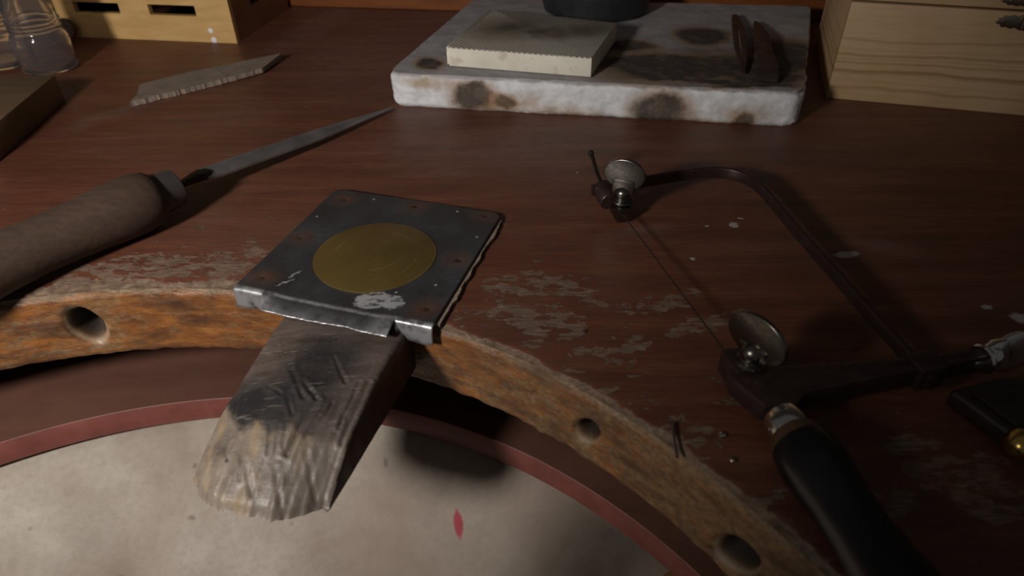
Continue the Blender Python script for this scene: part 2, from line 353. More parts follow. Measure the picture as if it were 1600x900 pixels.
def build_top():
    NP = 950; a0, a1 = math.radians(-6), math.radians(186)
    nface, V, F, MI, UV, WE, HO = 44, [], [], [], [], [], []
    rad = [0.0, 1.2, 2.4, 3.6, 5, 6.5, 8, 10, 12, 15, 19, 24, 32, 45, 70]
    rows = nface + len(rad) + 2
    for i in range(NP + 1):
        f = a0 + (a1 - a0) * i / NP; c, s_ = math.cos(f), math.sin(f); arc = f * 330
        ragged = 2.2 + 3.2 * fbm(arc, 0, 5, 0.03, 5) + 1.0 * nz(arc, 3, 0, 0.35)
        ragged = max(0.8, ragged) * (1 + 1.1 * smooth(math.radians(80), math.radians(90), f))
        for j in range(nface + 1):
            t = j / nface; z = ZB + (-1.6 - ZB) * t
            cx, cy, r = C2[0] + (C1[0]-C2[0])*t, C2[1] + (C1[1]-C2[1])*t, R2 + (R1-R2)*t
            r += 0.5 * fbm(arc, z * 2.2, 0, 0.05, 4) + 0.18 * nz(arc, z * 3, 9, 0.4)
            r += 1.3 * smooth(0.9, 1.0, t) + 1.2 * smooth(0.06, 0.0, t) * (1 + nz(arc, 0, 0, 0.12))
            hd = 0
            for hf, hz_, ha, hb, k in HOLES:
                q = math.hypot((f - hf) * 332 / ha + 0.12 * (z - hz_) / hb, (z - hz_) / hb) * (1 + 0.10 * nz(arc, z, 20, 0.15))
                d = smooth(1.32, 0.70, q); hd = max(hd, d)
                r += 20 * k * smooth(0.98, 0.45, q) + 4.5 * smooth(1.35, 0.8, q)
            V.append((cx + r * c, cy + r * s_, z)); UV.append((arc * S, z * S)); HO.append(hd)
            WE.append(0.85 * smooth(0.90, 1.02, t + 0.05 * nz(arc, z, 2, 0.06)) + 0.35 * smooth(0.05, 0.0, t))
        for q in rad:
            dep = smooth(ragged * 2.0, 0.0, q)
            z = -1.6 * dep * (1 + 0.4 * fbm(arc, q * 3, 1, 0.12, 3)) + 0.10 * nz(arc, q * 4, 4, 0.2) * smooth(30, 10, q)
            r = R1 + 1.3 + q + 0.5 * fbm(arc, -1.6 * 2.2, 0, 0.05, 4) * smooth(6, 0, q)
            V.append((C1[0] + r * c, C1[1] + r * s_, min(z, 0.0))); UV.append((arc * S, q * S)); HO.append(0)
            WE.append(0.9 * smooth(ragged * 2.2, ragged * 0.5, q))
        r = R1 + 72; ox, oy = C1[0] + r * c, C1[1] + r * s_
        t = outer(ox, oy, c, s_)
        for zz in (0.0, ZB): V.append((ox + t * c, oy + t * s_, zz)); UV.append((0, 0)); WE.append(0); HO.append(0)
    # corner safety is fine: outline is sampled densely
    for i in range(NP):
        b0, b1 = i * rows_n(nface, rad), (i + 1) * rows_n(nface, rad)
        n = rows_n(nface, rad)
        for j in range(n - 1):
            F.append((b0 + j, b1 + j, b1 + j + 1, b0 + j + 1)); MI.append(1 if j < nface else 0)
        F.append((b0 + n - 1, b1 + n - 1, b1, b0)); MI.append(0)
    n = rows_n(nface, rad)
    F.append(tuple(range(n))); MI.append(0); F.append(tuple(range(NP * n + n - 1, NP * n - 1, -1))); MI.append(0)
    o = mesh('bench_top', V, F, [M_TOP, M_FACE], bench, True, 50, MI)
    me = o.data
    # identity object coordinates for the material: keep mesh in world millimetres
    for nm, dat in (('wear', WE), ('hole', HO)):
        a = me.attributes.new(nm, 'FLOAT', 'POINT'); a.data.foreach_set('value', dat)
    ul = me.uv_layers.new(name='UVMap'); li = [0] * len(me.loops); me.loops.foreach_get('vertex_index', li)
    ul.data.foreach_set('uv', [x for k in li for x in UV[k]])
    return o
def rows_n(nface, rad): return nface + 1 + len(rad) + 2
def reorigin(o):
    """put the object origin at the scene origin so that Object coordinates are bench coordinates"""
    d = wloc(o.parent); o.location = -d; o.data.transform(Matrix.Translation(d))
    return o
reorigin(build_top())
def annulus(name, cc, R, z0, z1, mats, inset):
    NP = 240; a0, a1 = math.radians(-4), math.radians(184); V, F, MI = [], [], []
    for i in range(NP + 1):
        f = a0 + (a1 - a0) * i / NP; c, s_ = math.cos(f), math.sin(f); ox, oy = cc[0] + R * c, cc[1] + R * s_; t = outer(ox, oy, c, s_) - inset
        for dr, z in ((0.8, z0), (0, z0 + 0.8), (0, z1 - 0.6), (0.5, z1), (t, z1), (t, z0)): V.append((ox + dr * c, oy + dr * s_, z))
    for i in range(NP):
        for j in range(6):
            a, b = i * 6 + j, i * 6 + (j + 1) % 6
            F.append((a, a + 6, b + 6, b)); MI.append(1 if j in (0, 1, 2) else 0)
    F.append((0, 1, 2, 3, 4, 5)); F.append(tuple(NP * 6 + k for k in range(5, -1, -1))); MI += [0, 0]
    return mesh(name, V, F, mats, bench, True, 40, MI)
reorigin(annulus('lower_shelf', C3, R3, -107, -90, [M_SHELF, M_RED], 14))['label'] = 'red lacquered lower shelf with a curved edge'
rc = Vector((-203, 833)) + bdir * 150
struct(from_bm('trim_1', box(rc.x + 0.1392 * 9, rc.y + 0.9903 * 9, 65, 1300, 18, 129.8, math.radians(-8), 2), M_RAIL, None))
for lx, ly in ((-440, 190), (560, 40), (-640, 40), (560, 680), (-640, 820)):
    reorigin(from_bm('leg', box(lx, ly, -478.5, 62, 62, 743, math.radians(-8), 3), M_LEG, bench))
for lx, ly in ((560, 640), (-640, 700), (560, 60), (-640, 60)):
    reorigin(from_bm('spacer', box(lx, ly, -67.5, 50, 50, 45, 0, 1), M_LEG, bench))

reorigin(from_bm('corner_block', box(107.5, 184.8, -134.5, 50, 50, 54.6, math.radians(35.8), 2), M_LEG, bench))

# ------------------------------------------------------------------ leather skin under the cut-out
def hide_mat():
    k = MT('pale_hide', 0.75)
    n = k.noise(9, 6, 0.6, k.warp(0.03, 10)); n2 = k.noise(260, 4, 0.7)
    c = k.ramp(n, [(0.3, (0.17, 0.13, 0.096)), (0.48, (0.28, 0.228, 0.18)), (0.66, (0.40, 0.35, 0.29))])
    c = k.mix(k.rng(k.noise(5, 5, 0.6, k.map(loc=(4, 2, 0))), 0.45, 0.65, 0, 0.65), c, (0.27, 0.195, 0.15))
    c = k.mix(k.rng(n2, 0.42, 0.72, 0, 0.35), c, (0.20, 0.16, 0.125))
    v = k.voro(34, k.warp(0.012, 25)); c = k.mix(k.math('MULTIPLY', k.rng(v, 0.05, 0.10, 1, 0), 0.6), c, (0.10, 0.07, 0.05))
    c = k.mix(k.blob((-32.5, 240), (2.4, 7), 0.25, 0.25, k.warp(0.002, 150)), c, (0.32, 0.035, 0.05))
    k.col(c); k.bump(n2, 0.2, 0.4, None); return k.m
def build_hide():
    V, F, N, Rr = [], [], 160, 40; R = 322
    for j in range(Rr + 1):
        for i in range(N):
            f = 2 * math.pi * i / N; gs = math.exp(-((f - math.radians(35.5)) / 0.24) ** 4); r = (R + 62 * gs) * j / Rr; x, y = C3[0] + r * math.cos(f), C3[1] + r * math.sin(f)
            q = j / Rr
            z = -109.5 - 100 * (1 - q ** 3.2) ** 1.5 + 9 * fbm(x, y, 0, 0.011, 3) * (1 - q ** 4)
            z -= 85 * gs * smooth(0.35, 0.78, q) * smooth(1.0, 0.975, q)
            V.append((x, y, z))
    for j in range(Rr):
        for i in range(N):
            a, b = j * N + i, j * N + (i + 1) % N
            F.append((a, b, b + N, a + N) if j else (a, b, b + N, a + N))
    o = mesh('bench_skin', V, F, hide_mat(), None, True, 80)
    md = o.modifiers.new('thick', 'SOLIDIFY'); md.thickness = 0.0016; md.offset = -1
    return tag(o, 'pale stained leather skin slung under the half-round cut-out to catch filings', 'leather skin')
build_hide()

# ------------------------------------------------------------------ bench peg
AX, LT, PB = Vector((-0.3007, -0.9537, 0)), Vector((0.9537, -0.3007, 0)), Vector((-86.9, 263.6, 0))
GOUGE = [(42.7, 11.5, 67.7, 10.0, 1.5, 2.6), (17, 6.5, 30, 19.5, 0.8, 1.2), (27.8, 25.8, 50.8, 26.5, 0.9, 1.4), (26.6, 29.8, 56.5, 30.4, 1.0, 1.6), (33.5, 28, 46.7, 28.4, 0.7, 1.2),
         (28.8, -10, 42.8, 4.8, 1.0, 1.4), (34.7, -0.7, 41.4, 11, 1.1, 1.5), (44.4, -2, 51.8, 3.8, 0.8, 1.0), (51.4, 18, 41.1, 18.4, 0.8, 1.2), (40.3, -15.5, 43.2, -6.4, 0.7, 0.9),
         (55.6, -12.5, 46, -8.7, 0.7, 0.9), (7.8, 18, 16.9, 10, 0.6, 0.6), (64.6, 17.3, 78.3, 26.9, 1.1, 1.0), (74.7, -7.6, 86, 2.2, 1.2, 1.1), (74.2, 7.2, 89.2, 17.5, 1.2, 1.2),
         (60, -24, 74, -18, 1.0, 1.0), (62, -14, 82, -6, 1.0, 0.9), (60, -2, 70, 2, 0.9, 1.1), (57, 4, 66, 7, 0.8, 1.0), (20, -22, 38, -26, 0.7, 0.7), (10, -10, 22, -20, 0.6, 0.6), (48, -28, 60, -22, 0.8, 0.8)]
def peg_mat():
    k = MT('peg_beech', 0.5)
    f = k.attr('facet'); q = k.map((1, 1, 1), rot=(0, 0, math.radians(-72)))
    g = k.noise(1, 6, 0.65, k.map((25, 160, 120), rot=(0, 0, math.radians(-72)), vec=k.warp(0.003, 60)))
    dirty = k.ramp(g, [(0.28, (0.046, 0.032, 0.025)), (0.5, (0.088, 0.064, 0.052)), (0.72, (0.135, 0.103, 0.086))])
    n3 = k.noise(1, 5, 0.65, k.map((120, 120, 60), vec=k.warp(0.004, 90)))
    pale = k.ramp(n3, [(0.28, (0.10, 0.072, 0.05)), (0.48, (0.20, 0.155, 0.118)), (0.64, (0.25, 0.20, 0.155)), (0.80, (0.35, 0.28, 0.20))])
    yel = k.rng(k.noise(1, 3, 0.5, k.map((90, 30, 60), rot=(0, 0, 0.3))), 0.52, 0.62, 0, 0.55)
    pale = k.mix(yel, pale, (0.36, 0.25, 0.12))
    o = PB
    rp = o + AX * 72 + LT * 24; rs = k.blob((rp.x, rp.y), (26, 22), 0, 0.6, k.warp(0.008, 60))
    pale = k.mix(k.math('MULTIPLY', rs, 0.75), pale, k.ramp(n3, [(0.3, (0.10, 0.076, 0.06)), (0.7, (0.18, 0.145, 0.12))]))
    c = k.mix(f, dirty, pale)
    o = PB
    def at(u, v): p = o + AX * u + LT * v; return (p.x, p.y)
    wv = k.warp(0.007, 60, detail=5)
    soot = k.many([(at(25, 3), (21, 17), 0.9, 0.45), (at(46, -4), (24, 17), 0.3, 0.6), (at(52, -20), (16, 15), 0.2, 0.5), (at(63, -20), (9, 16), -0.28, 0.5)], wv)
    soot = k.math('MULTIPLY', soot, k.rng(k.noise(70, 5, 0.65), 0.3, 0.55, 0.7, 1.0))
    c = k.mix(k.math('MULTIPLY', k.math('MULTIPLY', soot, 1.0), k.math('SUBTRACT', 1.0, k.math('MULTIPLY', f, 0.85))), c, (0.022, 0.020, 0.020))
    scr = None
    for ang, lc in ((0.5, (0, 0, 0)), (-0.9, (2, 1, 0)), (1.3, (5, 3, 0))):
        f1 = k.rng(k.noise(1, 2, 0.5, k.map((70, 1000, 200), loc=lc, rot=(0, 0, ang), vec=k.warp(0.004, 35))), 0.69, 0.72, 0, 1)
        scr = f1 if scr is None else k.math('MAXIMUM', scr, f1)
    c = k.mix(k.math('MULTIPLY', scr, 0.4), c, (0.30, 0.24, 0.19))
    pits = k.rng(k.voro(95), 0.07, 0.13, 1, 0)
    c = k.mix(k.math('MULTIPLY', pits, k.rng(k.noise(60, 1), 0.5, 0.55, 0, 0.8)), c, (0.02, 0.015, 0.012))
    c = k.mix(k.math('MULTIPLY', k.attr('groove'), 0.3), c, (0.045, 0.032, 0.025))
    c = k.mix(k.attr('side'), c, k.ramp(g, [(0.3, (0.05, 0.026, 0.017)), (0.7, (0.085, 0.045, 0.028))]))
    k.col(c); k.rough(k.ramp(n3, [(0.35, 0.62), (0.7, 0.36)]))
    k.bump(k.math('ADD', k.math('ADD', k.math('MULTIPLY', g, 0.6), n3), k.math('MULTIPLY', k.noise(350, 4, 0.7), 0.4)), 0.5, 0.9); return k.m
def peg_top(u, v):
    ue = 79 + 14 * (1 - abs((v + 3) / 33) ** 2.4) if abs(v + 3) < 33 else 79
    ue += 1.6 * nz(v, 0, 3, 0.16) + 0.9 * nz(v, 0, 7, 0.5)
    return ue
def build_peg():
    NU, NV, U0 = 150, 96, -14.6
    prof = [(0, -4), (0.12, -4.3), (0.4, -7.2), (0.62, -11.6), (0.72, -15.2), (0.84, -21), (0.94, -26.2), (1.0, -29.6)]
    def hp(t):
        for (a, x), (b, y) in zip(prof, prof[1:]):
            if t <= b: return x + (y - x) * (t - a) / (b - a)
        return prof[-1][1]
    V, F, FA, GR, SI = [], [], [], [], []
    def pt(u, v, z): p = PB + AX * u + LT * v; return (p.x, p.y, z)
    top = {}
    for i in range(NU + 1):
        s_ = i / NU
        for j in range(NV + 1):
            v = -33 + 66 * j / NV; ue = peg_top(0, v)
            u = U0 + (ue - U0) * s_
            t = max(0, u / ue)
            z = hp(t)
            if u > 0:
                z -= 3.2 * smooth(0, -33, v) * math.sin(math.pi * min(1, t * 1.15)) if t < 0.87 else 0
                z += 1.3 * math.cos(v / 14) * smooth(0.1, 0.7, t)
                z += 0.45 * fbm(u * 0.6, v, 0, 0.09, 4) * smooth(0, 15, u)
                fac = smooth(0.62, 0.68, t + 0.05 * nz(u, v, 4, 0.11) + 0.02 * nz(u, v, 6, 0.5) - 0.05 * smooth(5, 33, v))
                z += fac * (1.1 * fbm(u * 0.8, v * 1.0, 11, 0.05, 3) + 0.25 * fbm(u * 0.6, v * 1.6, 3, 0.16, 3))
            else: fac = 0
            gr = 0
            for (ua, va, ub, vb, wd, dp) in GOUGE:
                du, dv = ub - ua, vb - va; q = ((u - ua) * du + (v - va) * dv) / (du * du + dv * dv)
                if -0.1 < q < 1.1:
                    qq = min(1, max(0, q)); d = math.hypot(u - ua - du * qq, v - va - dv * qq + 0.9 * nz(u, v, 8, 0.12))
                    cut = math.exp(-(d / (wd * 0.8)) ** 2) * (0.25 + 0.75 * qq)
                    z -= 0.6 * dp * cut; gr = max(gr, cut); z += 0.22 * dp * math.exp(-((d - 2.0 * wd) / wd) ** 2)
            e = 33 - abs(v)
            z -= 1.6 * (1 - min(1, e / 2.6)) ** 2
            z -= 2.2 * smooth(0.965, 1.0, s_)
            z = min(max(z, -32.2), -2.3 if u > -2 else -4)
            vv = v + (0.4 * fbm(u, 0, 2, 0.08, 3) if abs(v) > 32 else 0)
            top[i, j] = len(V); V.append(pt(u, vv, z)); FA.append(fac); GR.append(gr); SI.append(0)
    bot = {}
    for i in range(NU + 1):
        for j in (0, NV):
            x = V[top[i, j]]; zt = x[2]
            ids = []
            for q in (0.25, 0.6, 1.0):
                u = U0 + (peg_top(0, -33 + 66 * j / NV) - U0) * i / NU - 2.2 * q * smooth(0.93, 1.0, i / NU)
                p = pt(u, (-33 if j == 0 else 33) + 0.25 * nz(u, q * 9, 2, 0.1), zt + (-33 - zt) * q); ids.append(len(V)); V.append(p); FA.append(FA[top[i, j]] * (1 - q)); GR.append(0); SI.append(1.0 if q > 0.1 else 0)
            bot[i, j] = ids
    for i in range(NU):
        for j in range(NV): F.append((top[i, j], top[i+1, j], top[i+1, j+1], top[i, j+1]))
        for j in (0, NV):
            A, B = [top[i, j]] + bot[i, j], [top[i+1, j]] + bot[i+1, j]
            for q in range(3): F.append((A[q], B[q], B[q+1], A[q+1]))
        F.append((bot[i, 0][2], bot[i+1, 0][2], bot[i+1, NV][2], bot[i, NV][2]))
    # worn end: from the ragged arris down and back to the underside
    endb = []
    for j in range(NV + 1):
        if j in (0, NV): endb.append(bot[NU, j][2]); continue
        v = -33 + 66 * j / NV; u = peg_top(0, v) - 3.0; endb.append(len(V)); V.append(pt(u, v, -33)); FA.append(1); GR.append(0); SI.append(0)
    for j in range(NV): F.append((top[NU, j], endb[j], endb[j+1], top[NU, j+1]))
    F.append(tuple([bot[NU, 0][0], bot[NU, 0][1], bot[NU, 0][2], top[NU, 0]][::-1])) if False else None
    F.append(tuple(endb))
    F.append(tuple([top[0, j] for j in range(NV + 1)] + bot[0, NV] + bot[0, 0][::-1]))
    o = mesh('bench_peg', V, F, peg_mat(), None, True, 55, None, None)
    for nm, d in (('facet', FA), ('groove', GR), ('side', SI)):
        a = o.data.attributes.new(nm, 'FLOAT', 'POINT'); a.data.foreach_set('value', d)
    return tag(o, 'worn wooden bench peg jutting over the cut-out, scorched and gouged, with a hacked pale end', 'bench peg')
build_peg()

# ------------------------------------------------------------------ steel plate with brass disc
PC = Vector((-76, 319, 0))                   # disc centre
plate = empty('anvil_plate', (-76, 319, 0), 'dark steel plate with a round brass inlay, nailed to the bench behind the wooden peg', 'metal plate')
NAILS = [(-105.2, 382.4), (-59.7, 372.7), (-15.8, 360.3), (-122.1, 338.2), (-29.5, 313.7), (-133.4, 299.4), (-42.9, 271.1)]
def plate_mat():
    k = MT('blued_steel', 0.4, 0.85)
    n = k.noise(28, 6, 0.65, k.warp(0.006, 60)); n2 = k.noise(200, 5, 0.7)
    c = k.ramp(n, [(0.3, (0.046, 0.041, 0.039)), (0.55, (0.076, 0.075, 0.079)), (0.75, (0.110, 0.116, 0.127))])
    c = k.mix(k.rng(n2, 0.45, 0.75, 0, 0.3), c, (0.07, 0.06, 0.055))
    wv = k.warp(0.004, 110, detail=5)
    rust = k.many([((x + 76, y - 319), (8, 7), 0, 0.6) for x, y in NAILS], wv)
    rust = k.math('MULTIPLY', rust, k.rng(k.noise(120, 4, 0.65), 0.25, 0.6, 0.35, 1))
    c = k.mix(k.math('MULTIPLY', rust, 0.95), c, (0.085, 0.036, 0.019))
    # rubbed bright patches near the front
    rub = k.many([((4.5, -40), (9.5, 6.0), 0.1, 0.1), ((15.2, -42.5), (5.5, 5.0), 0.3, 0.1), ((-41, -17), (4, 0.8), 0.9, 0.3), ((-44, -24), (5, 0.7), 0.6, 0.3)], k.warp(0.004, 260, detail=6))
    rub = k.math('MULTIPLY', rub, k.rng(k.noise(1, 5, 0.7, k.map((150, 350, 1), rot=(0, 0, -0.5))), 0.40, 0.48, 0, 1))
    sc1 = k.rng(k.noise(1, 2, 0.5, k.map((60, 1500, 1), rot=(0, 0, -0.45), vec=k.warp(0.003, 30))), 0.72, 0.75, 0, 0.5)
    sc1 = k.math('MULTIPLY', sc1, k.rng(k.noise(25, 2), 0.5, 0.6, 0, 1))
    edge = k.attr('bright')
    br = k.math('MAXIMUM', k.math('MAXIMUM', rub, sc1), k.math('MULTIPLY', edge, k.rng(k.noise(130, 4, 0.65), 0.33, 0.55, 0.15, 1)))
    dots = k.many([((-86.5+76, 382-319), (0.8, 0.8)), ((-33+76, 366-319), (0.9, 0.9)), ((-118+76, 362-319), (0.7, 0.7)), ((-20+76, 337-319), (0.8, 0.8)), ((-40+76, 291-319), (0.8, 0.8)), ((-60+76, 285-319), (0.7, 0.7))])
    br = k.math('MAXIMUM', br, dots)
    c = k.mix(br, c, (0.58, 0.57, 0.58))
    k.col(c); k.L(k.math('SUBTRACT', 0.55, k.math('MULTIPLY', rust, 0.5)), k.b.inputs['Metallic'])
    k.rough(k.mix(br, k.ramp(n2, [(0.3, 0.5), (0.7, 0.36)]), (0.34, 0.34, 0.34))); k.bump(k.math('ADD', n2, k.math('MULTIPLY', rust, 0.5)), 0.15, 0.35); return k.m
def build_plate():
    # local frame: p = F0 + a*LT + d*(-AX)  (a: 0..113 left to right along the front, d: depth towards the back)
    F0 = Vector((-145.9, 292.0, 0)); NA, ND = 150, 120; Wd, Dp, Z = 112.5, 110.0, 3.2
    V, F, B = [], [], []
    idx = {}
    def corner(a, d):
        """squash the grid corners at the back to radius 7"""
        r = 7.0
        for ca in (r, Wd - r):
            if (ca == r and a < r) or (ca != r and a > Wd - r):
                if d > Dp - r:
                    x, y = a - ca, d - (Dp - r); l = math.hypot(x, y); mx = max(abs(x), abs(y))
                    if l > 1e-6: return ca + x * mx / l, (Dp - r) + y * mx / l
        return a, d
    def P(a, d, z): p = F0 + LT * a - AX * d; return (p.x, p.y, z)
    ta, tb = 17.5, 92.5                        # tabs: a<ta and a>tb; lip in between
    aa = sorted(set([round(Wd * i / NA, 3) for i in range(NA + 1)] + [ta, ta + 0.01, tb, tb + 0.01]))
    dd = [Dp * (j / ND) for j in range(ND + 1)]
    for j, d in enumerate(dd):
        for i, a in enumerate(aa):
            x, y = corner(a, d)
            z = Z + 0.22 * fbm(a, d, 0, 0.03, 3)
            z -= 1.2 * smooth(20, 0, d) * (smooth(ta, ta + 16, a) * smooth(tb, tb - 12, a))
            for nx, ny in NAILS:
                q = F0 + LT * a - AX * d; z -= 0.75 * math.exp(-(((q.x - nx) ** 2 + (q.y - ny) ** 2) / 4.5))
            idx[i, j] = len(V); V.append(P(x, y, z)); B.append(smooth(2.2, 0.0, min(d, 50)) * 0.9)
    for j in range(ND):
        for i in range(len(aa) - 1): F.append((idx[i, j], idx[i+1, j], idx[i+1, j+1], idx[i, j+1]))
    # front strip: tabs bend straight down, the middle is a worn lip running forward
    def strip(i0, i1, prof, bright):
        prev = [idx[i, 0] for i in range(i0, i1 + 1)]
        for q in range(1, len(prof) + 1):
            row = []
            for n_, i in enumerate(range(i0, i1 + 1)):
                f, dz = prof[q - 1](aa[i]); zb = V[idx[i, 0]][2]
                row.append(len(V)); V.append(P(aa[i], -f, zb + dz)); B.append(bright(q / len(prof), aa[i]))
            for n_ in range(len(row) - 1): F.append((prev[n_], prev[n_+1], row[n_+1], row[n_]))
            prev = row
    iL = aa.index(ta); iR = aa.index(tb + 0.01); iM0, iM1 = aa.index(ta + 0.01), aa.index(tb)
    bend = [(0.7, -0.15), (1.3, -0.55), (1.7, -1.2), (1.9, -2.2)]
    def tabprof(fl):
        o = [(lambda a, f=f, z=z: (f, z)) for f, z in bend]
        for s_ in (4, 6.5, 9, 11.2): o.append(lambda a, s_=s_: (1.9 + 0.3 * math.sin(a * 0.3) + 0.06 * s_, -s_ - fl * 0.25 * math.sin(a * 0.4)))
        return o
    strip(0, iL, tabprof(1), lambda t, a: 1.0 if t < 0.45 else 0.45)
    strip(iR, len(aa) - 1, tabprof(-1), lambda t, a: 1.0 if t < 0.45 else 0.6)
    def lip(t):
        def f(a):
            k = smooth(ta, ta + 5, a); ln = (6.0 + 4.2 * k + 1.2 * smooth(tb - 25, tb, a)) + 0.7 * nz(a, 0, 0, 0.15) + 0.35 * nz(a, 0, 3, 0.6)
            return (ln * t, -(2.6 + 0.5 * math.sin(a * 0.07)) * t * t - 0.5 * t * nz(a, 4, 0, 0.12))
        return f
    strip(iM0, iM1, [lip(t) for t in (0.15, 0.3, 0.45, 0.6, 0.72, 0.82, 0.9, 0.96, 1.0)], lambda t, a: 1.0 if t > 0.93 else 0.25 * t + 0.55 * smooth(ta + 14, ta, a) + 0.45 * smooth(tb - 16, tb, a))
    o = mesh('plate_sheet', V, F, plate_mat(), plate, True, 60)
    a_ = o.data.attributes.new('bright', 'FLOAT', 'POINT'); a_.data.foreach_set('value', B)
    md = o.modifiers.new('thick', 'SOLIDIFY'); md.thickness = 0.0011; md.offset = -1
    # make sure the normals look up
    me = o.data; up = sum(p.normal.z for p in me.polygons)
    if up < 0: me.flip_normals()
    return o
build_plate()
def brass_mat():
    k = MT('dull_brass', 0.5, 0.6)
    n = k.noise(50, 5, 0.6); c = k.ramp(n, [(0.3, (0.165, 0.108, 0.030)), (0.7, (0.22, 0.148, 0.045))])
    n_ = k.t.nodes.new('ShaderNodeVectorMath'); n_.operation = 'LENGTH'; k.L(k.map((1, 1, 0), loc=(0, 0, 0)), n_.inputs[0])
    rr = k.rng(n_.outputs['Value'], 0.0, 0.034, 0, 1)
    rings = k.math('MULTIPLY', k.rng(k.noise(1, 2, 0.5, k.map((0, 0, 0))), 0, 1, 0, 0), 0.0)
    w_ = k.t.nodes.new('ShaderNodeTexWave'); w_.wave_type = 'RINGS'; w_.rings_direction = 'Z'; w_.inputs['Scale'].default_value = 33; w_.inputs['Distortion'].default_value = 0.7; w_.inputs['Detail Scale'].default_value = 0.6
    k.L(k.warp(0.0008, 60), w_.inputs['Vector'])
    arcs = k.math('MULTIPLY', k.rng(w_.outputs['Fac'], 0.975, 0.995, 0, 1), k.rng(k.noise(45, 2), 0.52, 0.62, 0, 0.35))
    sc1 = k.rng(k.noise(1, 2, 0.5, k.map((50, 1300, 1), rot=(0, 0, -0.7), vec=k.warp(0.003, 30))), 0.745, 0.76, 0, 0.8)
    mk = k.math('MAXIMUM', arcs, sc1)
    c = k.mix(mk, c, (0.42, 0.33, 0.16))
    k.col(c); k.bump(k.math('SUBTRACT', k.math('MULTIPLY', n, 0.3), mk), 0.25, 0.3); k.rough(k.ramp(n, [(0.3, 0.5), (0.7, 0.38)])); return k.m
bd = from_bm('brass_disc', lathe([(0, 34.0), (0.45, 34.0), (0.65, 33.6), (0.68, 0)], (-76, 319, 3.0), (0, 0, 1), 96), brass_mat(), plate); bd['label'] = 'round brass inlay'
M_RUST = plain('rusty_nail', (0.04, 0.018, 0.010), 0.85, 0.0, 0.4, 500)
M_PIT = plain('nail_pit', (0.010, 0.008, 0.007), 0.8)
for x, y in NAILS:
    nl = from_bm('nail', lathe([(-1.0, 2.0), (0.0, 2.3), (0.16, 1.9), (0.06, 1.55), (-0.2, 1.3), (-0.3, 0)], (x, y, 2.78), (0, 0, 1), 20), M_RUST, plate)
    from_bm('nail_slot', lathe([(0, 1.5), (0.05, 0)], (x, y, 2.72), (0, 0, 1), 14), M_PIT, nl)
def pad_outline():
    F0 = Vector((-145.9, 292.0, 0)); o = []
    for k in range(60): t = k / 59; o.append((3 + 108.5 * t, 3.0))
    for k in range(80): t = k / 79; o.append((114.6 + 1.2 * fbm(0, t * 110, 0, 0.06, 4) + 0.5 * nz(0, t * 110, 3, 0.7), 3 + 101 * t))
    o.append((105, 108)); o.append((8, 108)); o.append((1.5, 102))
    return [((F0 + LT * a - AX * d).x, (F0 + LT * a - AX * d).y) for a, d in o]
from_bm('packing_sheet', prism(pad_outline(), 0.03, 1.95, 0), plain('gritty_packing', (0.26, 0.19, 0.14), 0.9, 0, 0.4, 500, 0.5), plate)['label'] = 'thin pale packing under the plate'

